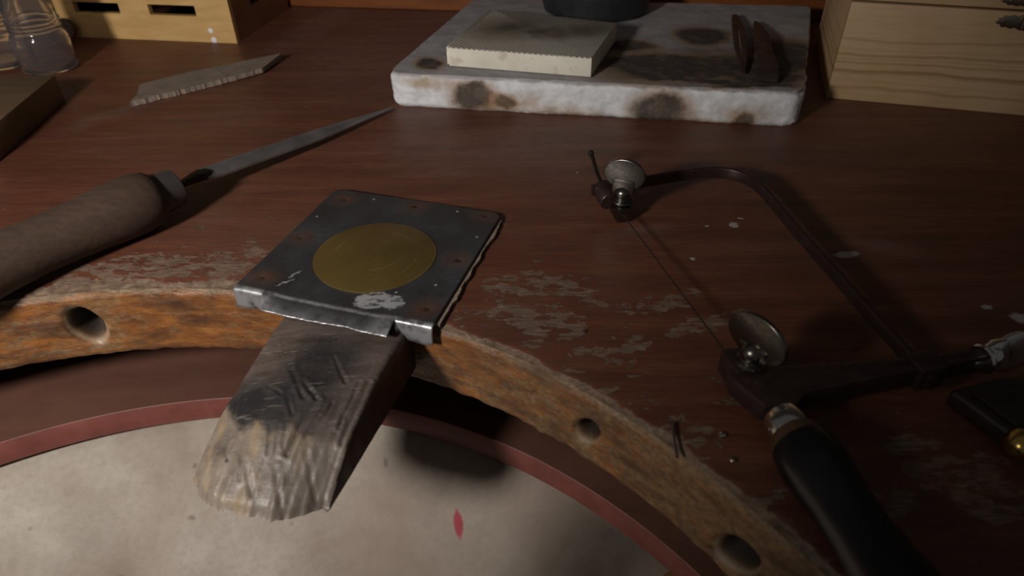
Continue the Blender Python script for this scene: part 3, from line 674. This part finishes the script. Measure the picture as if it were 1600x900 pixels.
# ------------------------------------------------------------------ soldering board with its load
def slab_mat():
    k = MT('fibre_board', 0.9)
    n = k.noise(120, 6, 0.7); c = k.ramp(n, [(0.3, (0.54, 0.54, 0.55)), (0.65, (0.72, 0.72, 0.73))])
    zf = k.t.nodes.new('ShaderNodeSeparateXYZ'); k.L(k.P, zf.inputs[0]); isT = k.rng(k.math('ADD', zf.outputs[2], k.math('MULTIPLY', k.noise(90, 3), 0.004)), 0.0262, 0.0282, 0, 1)
    c = k.mix(k.math('MULTIPLY', isT, 0.85), c, k.ramp(k.noise(30, 5, 0.6), [(0.3, (0.21, 0.185, 0.185)), (0.7, (0.34, 0.31, 0.305))]))  # top face greyer than the sides
    wv = k.warp(0.009, 45, detail=5)
    def pair(bl, vec, amt=1.0, lim=None):
        nonlocal c
        br = k.many([(b[0], tuple(x * 1.28 for x in b[1]), b[2] if len(b) > 2 else 0, 0.28) for b in bl], vec)
        bk = k.many([(b[0], tuple(x * 1.0 for x in b[1]), b[2] if len(b) > 2 else 0, 0.2) for b in bl], vec)
        br = k.math('MULTIPLY', br, k.rng(k.noise(60, 4, 0.6), 0.2, 0.55, 0.55, 0.9))
        bk = k.math('MULTIPLY', bk, k.rng(k.noise(75, 5, 0.65), 0.3, 0.55, 0.65, 0.97))
        if lim: br = k.math('MULTIPLY', br, lim); bk = k.math('MULTIPLY', bk, lim)
        c = k.mix(br, c, (0.30, 0.175, 0.085)); c = k.mix(k.math('MULTIPLY', bk, amt), c, (0.028, 0.024, 0.023))
    e = Vector((310, -50)).normalized()
    def fr(t, z): p = Vector((-95, 541)) + e * t; return (p.x, p.y, z)
    side = k.math('SUBTRACT', 1.0, isT)
    tan_ = k.many([(fr(95, 8), (34, 14, 9), -0.16, 0.4), (fr(130, 2), (40, 14, 6), -0.16, 0.4), (fr(275, 8), (20, 14, 11), -0.16, 0.5), (fr(30, 22), (24, 14, 5), -0.16, 0.5), (fr(255, 0), (30, 14, 5), -0.16, 0.5)], wv)
    c = k.mix(k.math('MULTIPLY', k.math('MULTIPLY', tan_, side), k.rng(k.noise(70, 4), 0.3, 0.6, 0.3, 0.85)), c, (0.36, 0.26, 0.165))
    pair([(fr(66, 12), (16, 14, 11), -0.16), (fr(213, 8), (20, 16, 15), -0.16)], wv, 0.9, side)
    pair([(fr(276, 4), (7, 14, 7), -0.16), (fr(92, 9), (9, 14, 6), -0.16)], wv, 0.8, side)
    gr_ = k.math('MULTIPLY', k.many([((165, 548), (92, 42), 0.12, 0.25), ((95, 575), (34, 40), 0.1, 0.25), ((235, 560), (42, 52), 0.1, 0.25)], k.warp(0.016, 30, detail=5)), isT)
    c = k.mix(k.math('MULTIPLY', gr_, 0.85), c, k.ramp(k.noise(1, 5, 0.65, k.map((40, 70, 40), vec=k.warp(0.01, 40))), [(0.35, (0.045, 0.040, 0.038)), (0.65, (0.16, 0.145, 0.138))]))
    pair([((172, 625), (22, 26), 0.0), ((120, 556), (50, 22), 0.05), ((205, 545), (48, 22), 0.35), ((150, 515), (60, 5), -0.2), ((185, 505), (30, 5), 0), ((235, 575), (28, 34), 0), ((150, 545), (70, 26), 0.1), ((200, 520), (30, 14), 0.1), ((-65, 560), (10, 14), 0.3), ((100, 600), (26, 14), 0)], wv, 0.97, isT)
    k.col(c); k.bump(k.math('ADD', n, k.math('MULTIPLY', k.noise(400, 4, 0.6), 0.5)), 0.6, 1.0); return k.m
def build_slab():
    Q = [Vector((-96, 541)), Vector((216, 491)), Vector((300, 716)), Vector((-36, 757))]; Z = 28.0
    V, F = [], []; NA, NB = 150, 110; r = 4.5
    def pos(s_, t):
        a, d, rr = s_ * 312, t * 226, 11.0
        ca, cd = min(max(a, rr), 312 - rr), min(max(d, rr), 226 - rr); x, y = a - ca, d - cd
        if x and y:
            l = math.hypot(x, y); mx = max(abs(x), abs(y)); a, d = ca + x * mx / l, cd + y * mx / l
        s_, t = a / 312, d / 226
        return (Q[0] * (1 - s_) + Q[1] * s_) * (1 - t) + (Q[3] * (1 - s_) + Q[2] * s_) * t
    bm = bmesh.new()
    g = {}
    for j in range(NB + 1):
        for i in range(NA + 1):
            p = pos(i / NA, j / NB)
            g[i, j] = bm.verts.new((p.x, p.y, Z - 0.4 + 0.45 * fbm(p.x, p.y, 0, 0.05, 5)))
    for j in range(NB):
        for i in range(NA): bm.faces.new((g[i, j], g[i+1, j], g[i+1, j+1], g[i, j+1]))
    loop = [g[i, 0] for i in range(NA + 1)] + [g[NA, j] for j in range(1, NB + 1)] + [g[i, NB] for i in range(NA - 1, -1, -1)] + [g[0, j] for j in range(NB - 1, 0, -1)]
    cen = sum((v.co for v in loop), Vector()) / len(loop); nl = len(loop); nrm = []
    for k in range(nl):
        d = loop[(k + 3) % nl].co - loop[k - 3].co; nrm.append(Vector((d.y, -d.x, 0)).normalized())
    prev = loop
    for q in range(1, 21):
        t = q / 20; row = []
        for k in range(nl):
            b = loop[k].co; z = Z - 0.3 - (Z - 0.3) * t
            out = r * (1 - (1 - min(1, t * 4)) ** 2) ** 0.5 - (2.2 * smooth(0.88, 1, t)) + 1.3 * fbm(b.x, b.y, z, 0.06, 4) + 0.6 * nz(b.x, b.y, z, 0.35)
            z = max(0, z + 1.1 * nz(b.x, b.y, z, 0.22) * math.sin(math.pi * t))
            p = b + nrm[k] * (out - 3.0); row.append(bm.verts.new((p.x, p.y, z)))
        for k in range(nl): bm.faces.new((prev[k], row[k], row[(k + 1) % nl], prev[(k + 1) % nl]))
        prev = row
    bm.faces.new(prev[::-1]); bmesh.ops.recalc_face_normals(bm, faces=bm.faces)
    return tag(from_bm('soldering_board', bm, slab_mat(), None, True, 70), 'thick white heat-proof soldering board with brown and black burn marks', 'soldering board')
build_slab()
def tile_mat():
    k = MT('honeycomb_ceramic', 0.85)
    n = k.noise(45, 5, 0.6); c = k.ramp(n, [(0.3, (0.60, 0.55, 0.45)), (0.7, (0.72, 0.68, 0.57))])
    zf = k.t.nodes.new('ShaderNodeSeparateXYZ'); k.L(k.P, zf.inputs[0]); isT = k.rng(zf.outputs[2], 0.0140, 0.0146, 0, 1)
    c = k.mix(k.math('MULTIPLY', isT, 0.62), c, (0.30, 0.265, 0.215))
    wv = k.warp(0.012, 40, detail=4)
    br = k.many([((-10, 40), (34, 28), 0.2, 0.5), ((24, 26), (20, 18), 0.2, 0.5), ((50, 30), (18, 16), 0, 0.6)], wv)
    c = k.mix(k.math('MULTIPLY', k.math('MULTIPLY', br, isT), 0.85), c, (0.13, 0.10, 0.055))
    bk = k.many([((-8, 44), (14, 9), 0.2, 0.5), ((14, 30), (8, 9), 0.2, 0.5)], wv)
    c = k.mix(k.math('MULTIPLY', k.math('MULTIPLY', bk, isT), 0.7), c, (0.045, 0.036, 0.03))
    st = k.math('MULTIPLY', k.rng(k.noise(85, 4), 0.58, 0.7, 0, 0.6), k.math('SUBTRACT', 1.0, isT)); c = k.mix(st, c, (0.42, 0.33, 0.24))
    # fine grid of pin-holes in the top
    q = k.map((330, 330, 0), rot=(0, 0, math.radians(62)))
    v = k.t.nodes.new('ShaderNodeTexVoronoi'); v.inputs['Scale'].default_value = 1; v.inputs['Randomness'].default_value = 0.0; k.L(q, v.inputs['Vector'])
    hole = k.math('MULTIPLY', k.rng(v.outputs['Distance'], 0.30, 0.42, 1, 0), isT)
    c = k.mix(k.math('MULTIPLY', hole, 0.7), c, (0.05, 0.042, 0.035))
    k.col(c); k.bump(k.math('SUBTRACT', k.math('MULTIPLY', n, 0.2), hole), 0.5, 0.8); return k.m
tl = prism([(-51.5, 553), (62.5, 523.5), (93, 612), (-17, 659)], 28.3, 43.5, 0)
bmesh.ops.bevel(tl, geom=[e for e in tl.edges if abs(e.verts[0].co.z - e.verts[1].co.z) > 5 and e.verts[0].co.x < 0], offset=3, segments=4, affect='EDGES')
bevel(tl, 0.6, 2)
tag(from_bm('honeycomb_block', tl, tile_mat(), None, True, 35, (10, 560, 28.3)), 'cream honeycomb ceramic block with scorched perforated top lying on the soldering board', 'ceramic block')
dish = lathe([(0, 0), (0, 47), (2, 50.5), (8, 52), (20, 52.5), (23, 53.5), (25, 53), (25, 49), (21, 48), (8, 47), (6, 40), (6, 0)], (85, 711, 28.3), (0, 0, 1), 64)
tag(from_bm('iron_dish', dish, M_IRON, None, True, 40, (85, 711, 28.3)), 'black round iron dish at the back of the soldering board', 'dish')
tw = empty('tweezers', (197, 600, 28), 'thin burnt-steel tweezers lying on the soldering board beside the bent metal strip', 'tweezers')
for s_ in (-1, 1):
    pts = [(181 + s_ * 0.6, 526, 29.6), (186 + s_ * 1.8, 548, 31.2), (192 + s_ * 3.2, 578, 33), (202 + s_ * 3.0, 622, 33.5), (210 + s_ * 1.2, 662, 32.5), (212, 672, 32)]
    wd = [1.0, 3.0, 4.6, 5.2, 5.0, 4.4]
    from_bm('prong', sweep(pts, [rrect(w_, 1.5, 0.4) for w_ in wd]), M_TWZ, tw)
st = [(193.5, 508, 29.2), (195, 513, 33.5), (198.5, 528, 36), (206, 562, 35), (214, 596, 36.5), (221, 628, 34), (226, 652, 31.5)]
stw = [15, 16, 15, 14, 12.5, 9, 3]
tag(from_bm('metal_strip', sweep(st, [rrect(w_, 1.4, 0.4) for w_ in stw]), M_TWZ, None, True, 40, (195, 511, 28)), 'bent flat dark steel strip with a blunt end on the right of the soldering board', 'metal strip')

# ------------------------------------------------------------------ pine box
D1, D2 = Vector((0.9606, -0.2776, 0)), Vector((0.2776, 0.9606, 0)); PO = Vector((260.2, 547.9, 0))
pb = empty('pine_box', PO, 'pale pine box with hinged lid and ornate metal clasp beside the soldering board', 'box')
MB = frame_m(PO, D1, D2, (0, 0, 1)); Lx, Ly = 245, 140
for nm, b in (('front_panel', (Lx/2, 4, 37.8, Lx, 8, 75.6)), ('back_panel', (Lx/2, Ly - 4, 37.8, Lx, 8, 75.6)), ('side_panel', (4, Ly/2, 37.8, 8, Ly - 16, 75.6)), ('side_panel', (Lx - 4, Ly/2, 37.8, 8, Ly - 16, 75.6)), ('bottom_panel', (Lx/2, Ly/2, 3, Lx - 16, Ly - 16, 6))):
    from_bm(nm, box(*b, bev=0.7, M=MB), M_PINE, pb)
lid = from_bm('lid', box(Lx/2, Ly/2, 77.2 + 14, Lx, Ly, 28, bev=0.8, M=MB), M_PINE, pb)
from_bm('lid_lining', box(Lx/2, Ly/2, 76.4, Lx - 17, Ly - 17, 1.6, M=MB), M_INSIDE, lid)
def leaf(zc, up):
    o = []
    pts = [(0, 0), (2.0, 2.2), (3.6, 2.0), (5.2, 4.2), (8, 3.7), (11, 4.8), (14, 3.8), (17, 5.4), (20, 5.6), (23, 6.4), (30, 6.4)]
    low = [(x, -y * (1.0 if not up else 0.75)) for x, y in pts[1:]]
    return pts + low[::-1]
MFc = frame_m(PO, D1, (0, 0, 1), -D2)         # x along front, y up, z out of the front
def clasp(nm, x0, z0, up):
    M_ = MFc @ Matrix.Translation((x0, z0, 0))
    bm = prism(leaf(z0, up), 0.0, 1.6, 0.45, 2, M_)
    c = from_bm(nm, bm, M_HINGE, lid if up else pb)
    if not up:
        for rx, ry in ((5.2, 0.3), (19, -1.5)): from_bm('rivet', lathe([(0, 1.5), (0.7, 1.3), (1.1, 0)], (M_ @ Vector((rx, ry, 1.55))), -D2, 14), M_HINGE, c)
    return c
clasp('clasp_plate', 99.5, 68.8, False); clasp('lid_clasp', 98.0, 83.2, True)
from_bm('rivet', lathe([(0, 1.5), (0.7, 1.3), (1.1, 0)], MFc @ Vector((104.5, 83.4, 1.55)), -D2, 14), M_HINGE, lid)
kb = from_bm('clasp_knuckle', sweep([MFc @ Vector((117, 76.3, 2.6)), MFc @ Vector((131, 76.3, 2.6))], circ(3.4, 16), up=-D2), M_HINGE, pb)
from_bm('clasp_tongue', box(0, 0, 0, 9, 15, 2.2, bev=0.7, M=MFc @ Matrix.Translation((121, 72.5, 4.2))), M_HINGE, pb)

# ------------------------------------------------------------------ slotted box
E1, E2 = Vector((0.988, -0.154, 0)), Vector((0.154, 0.988, 0)); SO = Vector((-273.9, 705.9, 0))
sb = empty('slotted_box', SO, 'blond wooden box with rectangular slots in its front, standing against the back rail', 'box')
MS = frame_m(SO, E1, E2, (0, 0, 1))
def slotted(nm, M_, x0, x1, z1, holes, th, mt):
    """panel in local x (x0..x1), z 0..z1, thickness th in +y, with rectangular holes"""
    xs = sorted({x0, x1, *[h[0] for h in holes], *[h[1] for h in holes]}); zs = sorted({0.0, z1, *[h[2] for h in holes], *[h[3] for h in holes]})
    bm = bmesh.new(); vv = {}
    def v(x, y, z):
        if (x, y, z) not in vv: vv[x, y, z] = bm.verts.new(M_ @ Vector((x, y, z)))
        return vv[x, y, z]
    def solid(i, j):
        if i < 0 or j < 0 or i >= len(xs) - 1 or j >= len(zs) - 1: return False
        cx, cz = (xs[i] + xs[i+1]) / 2, (zs[j] + zs[j+1]) / 2
        return not any(h[0] < cx < h[1] and h[2] < cz < h[3] for h in holes)
    for i in range(len(xs) - 1):
        for j in range(len(zs) - 1):
            if not solid(i, j): continue
            a, b, c, d = xs[i], xs[i+1], zs[j], zs[j+1]
            for y in (0, th): bm.faces.new((v(a, y, c), v(b, y, c), v(b, y, d), v(a, y, d)))
            if not solid(i-1, j): bm.faces.new((v(a, 0, c), v(a, th, c), v(a, th, d), v(a, 0, d)))
            if not solid(i+1, j): bm.faces.new((v(b, 0, c), v(b, th, c), v(b, th, d), v(b, 0, d)))
            if not solid(i, j-1): bm.faces.new((v(a, 0, c), v(b, 0, c), v(b, th, c), v(a, th, c)))
            if not solid(i, j+1): bm.faces.new((v(a, 0, d), v(b, 0, d), v(b, th, d), v(a, th, d)))
    return from_bm(nm, bm, mt, sb, False)
fh = [(x, x + 50, 25.2, 35.2) for x in (-86.3, -168.2, -250.1)] + [(x, x + 50, 62, 72) for x in (-86.3, -168.2, -250.1)]
fp = slotted('front_panel', MS, -285, 0, 98, fh, 6, M_PLY)
MSs = frame_m(SO, E2, -E1, (0, 0, 1))
slotted('side_panel', MSs @ Matrix.Translation((6, 0, 0)), 0, 123, 98, [(38, 76, 24.8, 34)], 6, M_BOXSIDE)
slotted('side_panel', MSs @ Matrix.Translation((6, 279, 0)), 0, 123, 98, [], 6, M_BOXSIDE)
slotted('back_panel', MS @ Matrix.Translation((0, 123, 0)), -279, -6, 98, [], 6, M_INSIDE)
from_bm('top_panel', box(-142.5, 64.5, 101, 285, 129, 6, bev=0.6, M=MS), M_PLY, sb)
from_bm('shelf', box(-142.5, 64, 50, 272, 117, 4, M=MS), M_INSIDE, sb)
M_DROP = plain('white_paint_drip', (0.75, 0.73, 0.74), 0.5)
for x, z, r in ((-25.6, 11.7, 2.6), (-24.5, 2.6, 3.0)):
    dp = lathe([(0, r), (0.35, r * 0.9), (0.55, 0)], MS @ Vector((x, 0, z)), -E2, 18); from_bm('paint_spot', dp, M_DROP, sb)

# ------------------------------------------------------------------ jars and little things at the left
def glass_mat():
    k = MT('clear_glass', 0.06); k.b.inputs['Transmission Weight'].default_value = 0.975; k.b.inputs['IOR'].default_value = 1.46
    k.col((0.90, 0.87, 0.87)); k.bump(k.noise(60, 2), 0.08, 0.6); return k.m
M_GLASS = glass_mat()
def jar(x, y, label):
    out = [(0.2, 0), (0.0, 14), (0.2, 20), (1.5, 22.8), (4, 23.8), (27, 23.8), (31, 23.4), (33.5, 22), (35, 20.6)]
    for q in range(3):
        z = 36 + q * 3.4; out += [(z, 20.4), (z + 0.8, 21.6), (z + 1.6, 21.7), (z + 2.4, 20.4)]
    out += [(48, 20.4), (70, 20.4), (72.5, 19.8), (72.8, 19.0), (72.0, 18.3), (51, 18.2), (36, 18.4), (33, 20.0), (29, 21.8), (8, 22.0), (5.5, 20.5), (4.6, 16), (4.8, 0)]
    return tag(from_bm('glass_jar', lathe(out, (x, y, 0.0), (0, 0, 1), 64), M_GLASS, None, True, 50, (x, y, 0)), label, 'jar', 'clear glass jars')
jar(-425, 638, 'clear glass jar with ribbed screw neck standing behind the brown wooden block')
jar(-474, 652, 'clear glass jar cut by the left edge of the picture, beside the other jar')
knb = lathe([(0, 0), (0, 9.5), (1, 10.6), (4, 11), (7, 10.4), (8, 9), (8, 0)], (-451, 722.5, 11.2), Vector((0.2, -1, 0.12)), 32)
tag(from_bm('round_cap', knb, M_DARKWOOD, None, True, 40, (-451, 722.5, 0)), 'dark round cap leaning behind the glass jar against the slotted box', 'cap')
tag(from_bm('wooden_block', prism([(-372.4, 559.4), (-361.5, 440), (-480, 430), (-488, 550.5)], 0, 22, 0.8), M_BLOCK, None, True, 40, (-420, 500, 0)), 'brown wooden block with dark side at the left edge of the picture', 'wooden block')
def strip_ob():
    top = [(-307, 543), (-313, 585), (-283, 617), (-250, 636), (-214, 652), (-222, 616)]
    edge = [(-307, 543), (-222, 616)]
    o = [(-311, 560), (-319, 583), (-286, 614), (-250, 634), (-214, 652), (-219, 630)]
    a, b = Vector((-222, 617)), Vector((-310, 543)); n = 70
    for k in range(n + 1):
        t = k / n; p = a.lerp(b, t); j = 1.5 * fbm(t * 120, 0, 0, 0.2, 5) + 0.5 * nz(k, 0, 0, 0.9)
        o.append((p.x + 0.62 * j, p.y - 0.75 * j))
    bm = prism(o, 0.4, 4.6, 0)
    bmesh.ops.subdivide_edges(bm, edges=bm.edges[:], cuts=1); bmesh.ops.triangulate(bm, faces=bm.faces)
    for v in bm.verts:
        t = ((v.co.x + 310) * 0.76 + (v.co.y - 543) * 0.64) / 116; v.co.z += 5.0 * max(0, t - 0.55) ** 1.5 + 0.4 * nz(v.co.x, v.co.y, 0, 0.1)
    k = MT('grit_backing', 0.95); n1 = k.noise(90, 6, 0.7); k.col(k.ramp(n1, [(0.3, (0.165, 0.12, 0.09)), (0.7, (0.25, 0.19, 0.145))])); k.bump(k.noise(900, 3, 0.7), 0.6, 0.5)
    return tag(from_bm('abrasive_offcut', bm, k.m, None, False, 40, (-265, 595, 0)), 'grey-tan torn offcut of coarse abrasive sheet with a frayed edge', 'abrasive')
strip_ob()

# ------------------------------------------------------------------ file
fi = empty('file', (-215, 360, 0), 'steel file with brown wooden handle lying on the bench at the left', 'file')
h0, h1 = Vector((-215, 360, 17.6)), Vector((-264.8, 294.9, 17.6)); hd = (h1 - h0).normalized()
ha = h0 - hd * 6
prof = [(0, 0), (0, 12.0), (0.8, 13.2), (3, 15.2), (7, 16.7), (14, 17.4), (26, 17.2), (40, 16.0), (55, 15.0), (70, 14.8), (88, 15.8), (104, 17.0), (118, 17.2), (128, 15.5), (134, 11), (136, 0)]
from_bm('handle', lathe(prof, ha, hd, 48), M_HANDLE, fi)
from_bm('ferrule', lathe([(-12.5, 8.8), (-12.5, 10.6), (-11.8, 11.4), (-3, 12.2), (1.2, 12.5), (1.8, 12.0), (1.8, 8)], ha, hd, 40), steel('dull_ferrule', (0.07, 0.058, 0.056), 0.42, 0.2, 150, 0.3), fi)
from_bm('ferrule_plug', lathe([(-11.6, 0), (-11.6, 9.5), (0, 9.5), (0, 0)], ha, hd, 30), M_DARKWOOD, fi)
tip, shd = Vector((-94, 528, 3.6)), Vector((-197.0, 397.5, 14.0)); fer = ha - hd * 11
def file_mat():
    k = MT('file_steel', 0.42, 0.8)
    d = math.atan2(131, 103)
    t = k.wave(420, 0.2, 1, k.map((1, 1, 1), rot=(0, 0, -d - 0.6)), 'X')
    n = k.noise(70, 4, 0.6); c = k.ramp(n, [(0.3, (0.24, 0.22, 0.21)), (0.7, (0.40, 0.37, 0.36))]); k.col(k.mix(k.math('MULTIPLY', t, 0.2), c, (0.06, 0.055, 0.05))); k.bump(t, 0.35, 0.3); return k.m
M_FILE = file_mat()
def fsec(w_, h_):
    return [(-w_/2, -h_*0.42), (w_/2, -h_*0.42), (w_/2, -h_*0.22), (w_*0.34, h_*0.16), (w_*0.20, h_*0.32), (w_*0.10, h_*0.02), (-w_*0.02, h_*0.04), (-w_*0.14, h_*0.44), (-w_*0.26, h_*0.40), (-w_*0.42, h_*0.14), (-w_/2, -h_*0.15)]
ps, ss = [], []
for q in range(25):
    t = q / 24; p = shd.lerp(tip, t); ps.append(p); kf = 1 - 0.92 * smooth(0.40, 1.06, t) ** 1.2; ss.append(fsec(11.6 * kf, 7.0 * (0.25 + 0.75 * kf)))
from_bm('blade', sweep(ps, ss), M_FILE, fi, True, 25)
tg = [fer, fer.lerp(shd, 0.35), fer.lerp(shd, 0.75), shd + (tip - shd).normalized() * 3]
from_bm('tang', sweep(tg, [rrect(3.4, 3.4, 0.6), rrect(4.6, 3.8, 0.6), rrect(8.0, 4.6, 0.8), rrect(9.6, 5.4, 0.8)]), steel('tang_steel', (0.05, 0.045, 0.043), 0.5, 0.3), fi)

# ------------------------------------------------------------------ piercing saw
sw = empty('piercing_saw', (108, 188, 0), "jeweller's piercing saw with steel frame, oval thumbscrews and black handle lying on the bench", 'saw')
bar = [(50, 377, 11), (85, 387, 11.5), (118, 396, 12)]
for k in range(9):
    t = k / 8; a, b, c = Vector((118, 396, 12)), Vector((151, 405, 12)), Vector((155, 366, 12)); bar.append(tuple((a * (1-t)**2 + b * 2*t*(1-t) + c * t*t)))
bar = bar[:3] + bar[4:] + [(160, 322, 12), (168, 263, 12), (176, 206, 12)]
from_bm('frame_bar', sweep(bar, rrect(3.6, 7.0, 0.9)), M_FRAME, sw)
b0, b1 = Vector((66, 359, 6.0)), Vector((95.5, 223, 12.0))
from_bm('saw_blade', sweep([b0, b1], rrect(0.42, 0.9, 0.1, 1)), M_BLADE, sw)
ad = Vector((0.9697, 0.244, 0)); an = Vector((0.244, -0.9697, 0)); bdv = (b1 - b0); bdv.z = 0; bdv.normalize(); bn = Vector((-bdv.y, bdv.x, 0))
def thumbscrew(nm, base, h, W_, alpha, up=Vector((0, 0, 1)), mt=M_NICKEL, R=9.6):
    """oval spade head on a round shank; h = direction of the spade plane"""
    base = Vector(base); hx = Vector((math.cos(alpha), -math.sin(alpha), 0)) if up.z > 0.5 else Vector(alpha)
    hx = (hx - up * hx.dot(up)).normalized(); ny = up.cross(hx)
    sh_ = from_bm(nm, lathe([(-5, 2.6), (0, 2.6), (0, 6.2), (1.0, 6.8), (2.2, 6.4), (2.6, 5.2), (3.6, 4.9), (4.6, 5.4), (7.4, 5.2), (9.0, 4.2), (10.5, 2.2), (11, 0)], base, up, 28), mt, sw)
    c = base + up * (h - R * 0.0)
    pts = [(W_ * math.cos(2*math.pi*k/44), R * math.sin(2*math.pi*k/44)) for k in range(44)]
    bm = prism(pts, -1.15, 1.15, 0.55, 3, frame_m(c, hx, up, ny))
    from_bm('spade_head', bm, mt, sh_, True, 35)
    nb = prism([(-5.2, -h + 3.5), (5.2, -h + 3.5), (7.0, -h + 7.5), (6.6, -R * 0.35), (-6.6, -R * 0.35), (-7.0, -h + 7.5)], -2.0, 2.0, 0.8, 2, frame_m(c, hx, up, ny))
    from_bm('spade_neck', nb, mt, sh_, True, 35)
    return sh_
# upper clamp
J = Vector((66, 364, 0))
from_bm('upper_jaw', box(66.5, 362, 5.4, 9.5, 13, 8.6, math.atan2(bdv.x, -bdv.y), 0.9), M_NICKEL, sw)
from_bm('clamp_washer', box(66.5, 361.5, 2.0, 8.0, 11.5, 2.6, math.atan2(bdv.x, -bdv.y), 0.5), M_NICKEL, sw)
thumbscrew('thumbscrew', (67, 364, 10), 18.5, 12.6, math.radians(24))
from_bm('tension_barrel', lathe([(-8, 5.4), (-7.2, 6.0), (7.0, 6.0), (7.8, 5.2), (7.8, 0)], (58, 374, 9.5), Vector((-0.25, 0.95, 0.1)), 28), M_FRAME, sw)
rd = from_bm('tension_rod', sweep([(57, 372, 13), (54, 388, 17), (51.8, 402, 22)], circ(1.25, 14)), M_NICKEL, sw)
from_bm('rod_cap', lathe([(-1.6, 0), (-1.4, 1.4), (0, 1.9), (1.6, 1.7), (2.4, 0)], (51.4, 403.5, 22.6), Vector((-0.15, 0.9, 0.35)), 16), M_BLADE, rd)
# lower arm with clamp, slide block and handle
lower = prism([(92, 219), (91, 206), (100, 191), (112, 190), (119, 198.0), (176, 211.5), (205, 218), (206, 224), (173, 218.5), (104, 213), (100, 220)], 6.5, 16.5, 1.2, 2)
from_bm('lower_arm', lower, M_FRAME, sw)
from_bm('lower_jaw', box(97, 216, 12.2, 11, 15, 12.6, math.atan2(bdv.x, -bdv.y), 1.0), M_FRAME, sw)
thumbscrew('thumbscrew', (100.5, 213.5, 18.2), 14.0, 14.5, math.radians(56), R=10.8)
from_bm('slide_block', box(176, 214.5, 11.8, 13, 11.5, 12.5, math.atan2(0.244, 0.9697), 1.2), M_FRAME, sw)
thumbscrew('thumbscrew', (203, 220, 12.5), 19, 8.0, (0, 0.35, 1), up=Vector((0.95, 0.31, 0.03)).normalized(), mt=M_CHROME, R=13)
hax = Vector((12.5, -66, 0.6)).normalized(); hb = Vector((106.6, 188.4, 12.4))
from_bm('ferrule', lathe([(0, 5), (0, 7.6), (0.8, 8.2), (8.6, 8.4), (9.4, 8.0), (9.4, 5)], hb, hax, 40), M_CHROME, sw)['label'] = 'bright metal ferrule'
hp_ = [(8.8, 0), (8.8, 8.0), (9.8, 9.6), (12, 10.8), (15, 11.3)]
hk = [(15, 11.35), (20, 12.3), (26, 12.6), (34, 11.9), (44, 10.9), (55, 10.8), (66, 11.8), (80, 13.4), (96, 14.2), (108, 13), (114, 9), (116, 0)]
hn = from_bm('handle', lathe([(15, 0)] + hk, hb, hax, 48), M_BLACKH, sw); hn['label'] = 'black lacquered handle'
from_bm('handle_shoulder', lathe(hp_ + [(15.4, 11.3), (15.4, 0)], hb, hax, 48), M_SHOULDER, sw)

# ------------------------------------------------------------------ dark case at the right edge
cs = empty('leather_case', (225, 195, 0), 'dark leather case with a round brass stud at the right edge of the picture', 'case')
from_bm('case_body', prism([(184, 206), (190.5, 193), (196, 181), (262, 150), (282, 196), (212, 214)], 0.0, 9.0, 2.2, 3), M_LEATHER, cs)
from_bm('case_flap', prism([(191, 203), (199, 184), (258, 157), (273, 192), (214, 209)], 9.0, 10.8, 0.8, 2), M_LEATHER, cs)
from_bm('brass_stud', lathe([(-3, 2.4), (1.2, 2.6), (2.0, 4.6), (4.0, 6.3), (6.4, 6.7), (9, 6.0), (11.2, 4.0), (12.2, 1.6), (12.4, 0)], (196.5, 177.0, 4.2), (0, 0, -0.001) if False else Vector((-0.1, -0.35, 0.9)), 28), M_BRASSB, cs)['label'] = 'round brass stud'

# ------------------------------------------------------------------ nail and crumbs on the bench
nlm = steel('old_nail', (0.22, 0.17, 0.14), 0.5, 0.3)
nb = sweep([(64.8, 178, 0.9), (65.0, 183, 1.2), (65.6, 190, 1.4), (66.4, 196, 1.2)], circ(0.65, 10))
tag(from_bm('bent_nail', nb, nlm, None, True, 40, (65, 185, 0)), 'thin dark nail lying at the frayed rim near the round hole on the right', 'nail')
def crumb(x, y, r, label, mt):
    bm = bmesh.new(); bmesh.ops.create_icosphere(bm, subdivisions=2, radius=r)
    for v in bm.verts: v.co = v.co * (1 + 0.5 * nz(v.co.x + x, v.co.y, v.co.z, 0.9)); v.co.z *= 0.6; v.co += Vector((x, y, r * 0.45))
    return tag(from_bm('metal_crumb', bm, mt, None, False, 40, (x, y, 0)), label, 'crumb', 'metal crumbs on the bench')
crumb(85.5, 189.5, 1.5, 'small shiny metal crumb left of the saw ferrule', M_CHROME)
crumb(86.5, 177.0, 1.3, 'small dark metal crumb on the bench below the saw ferrule', M_HINGE)
crumb(34.8, 255.8, 1.1, 'small dark crumb on the flaked wood in the middle of the bench', M_HINGE)
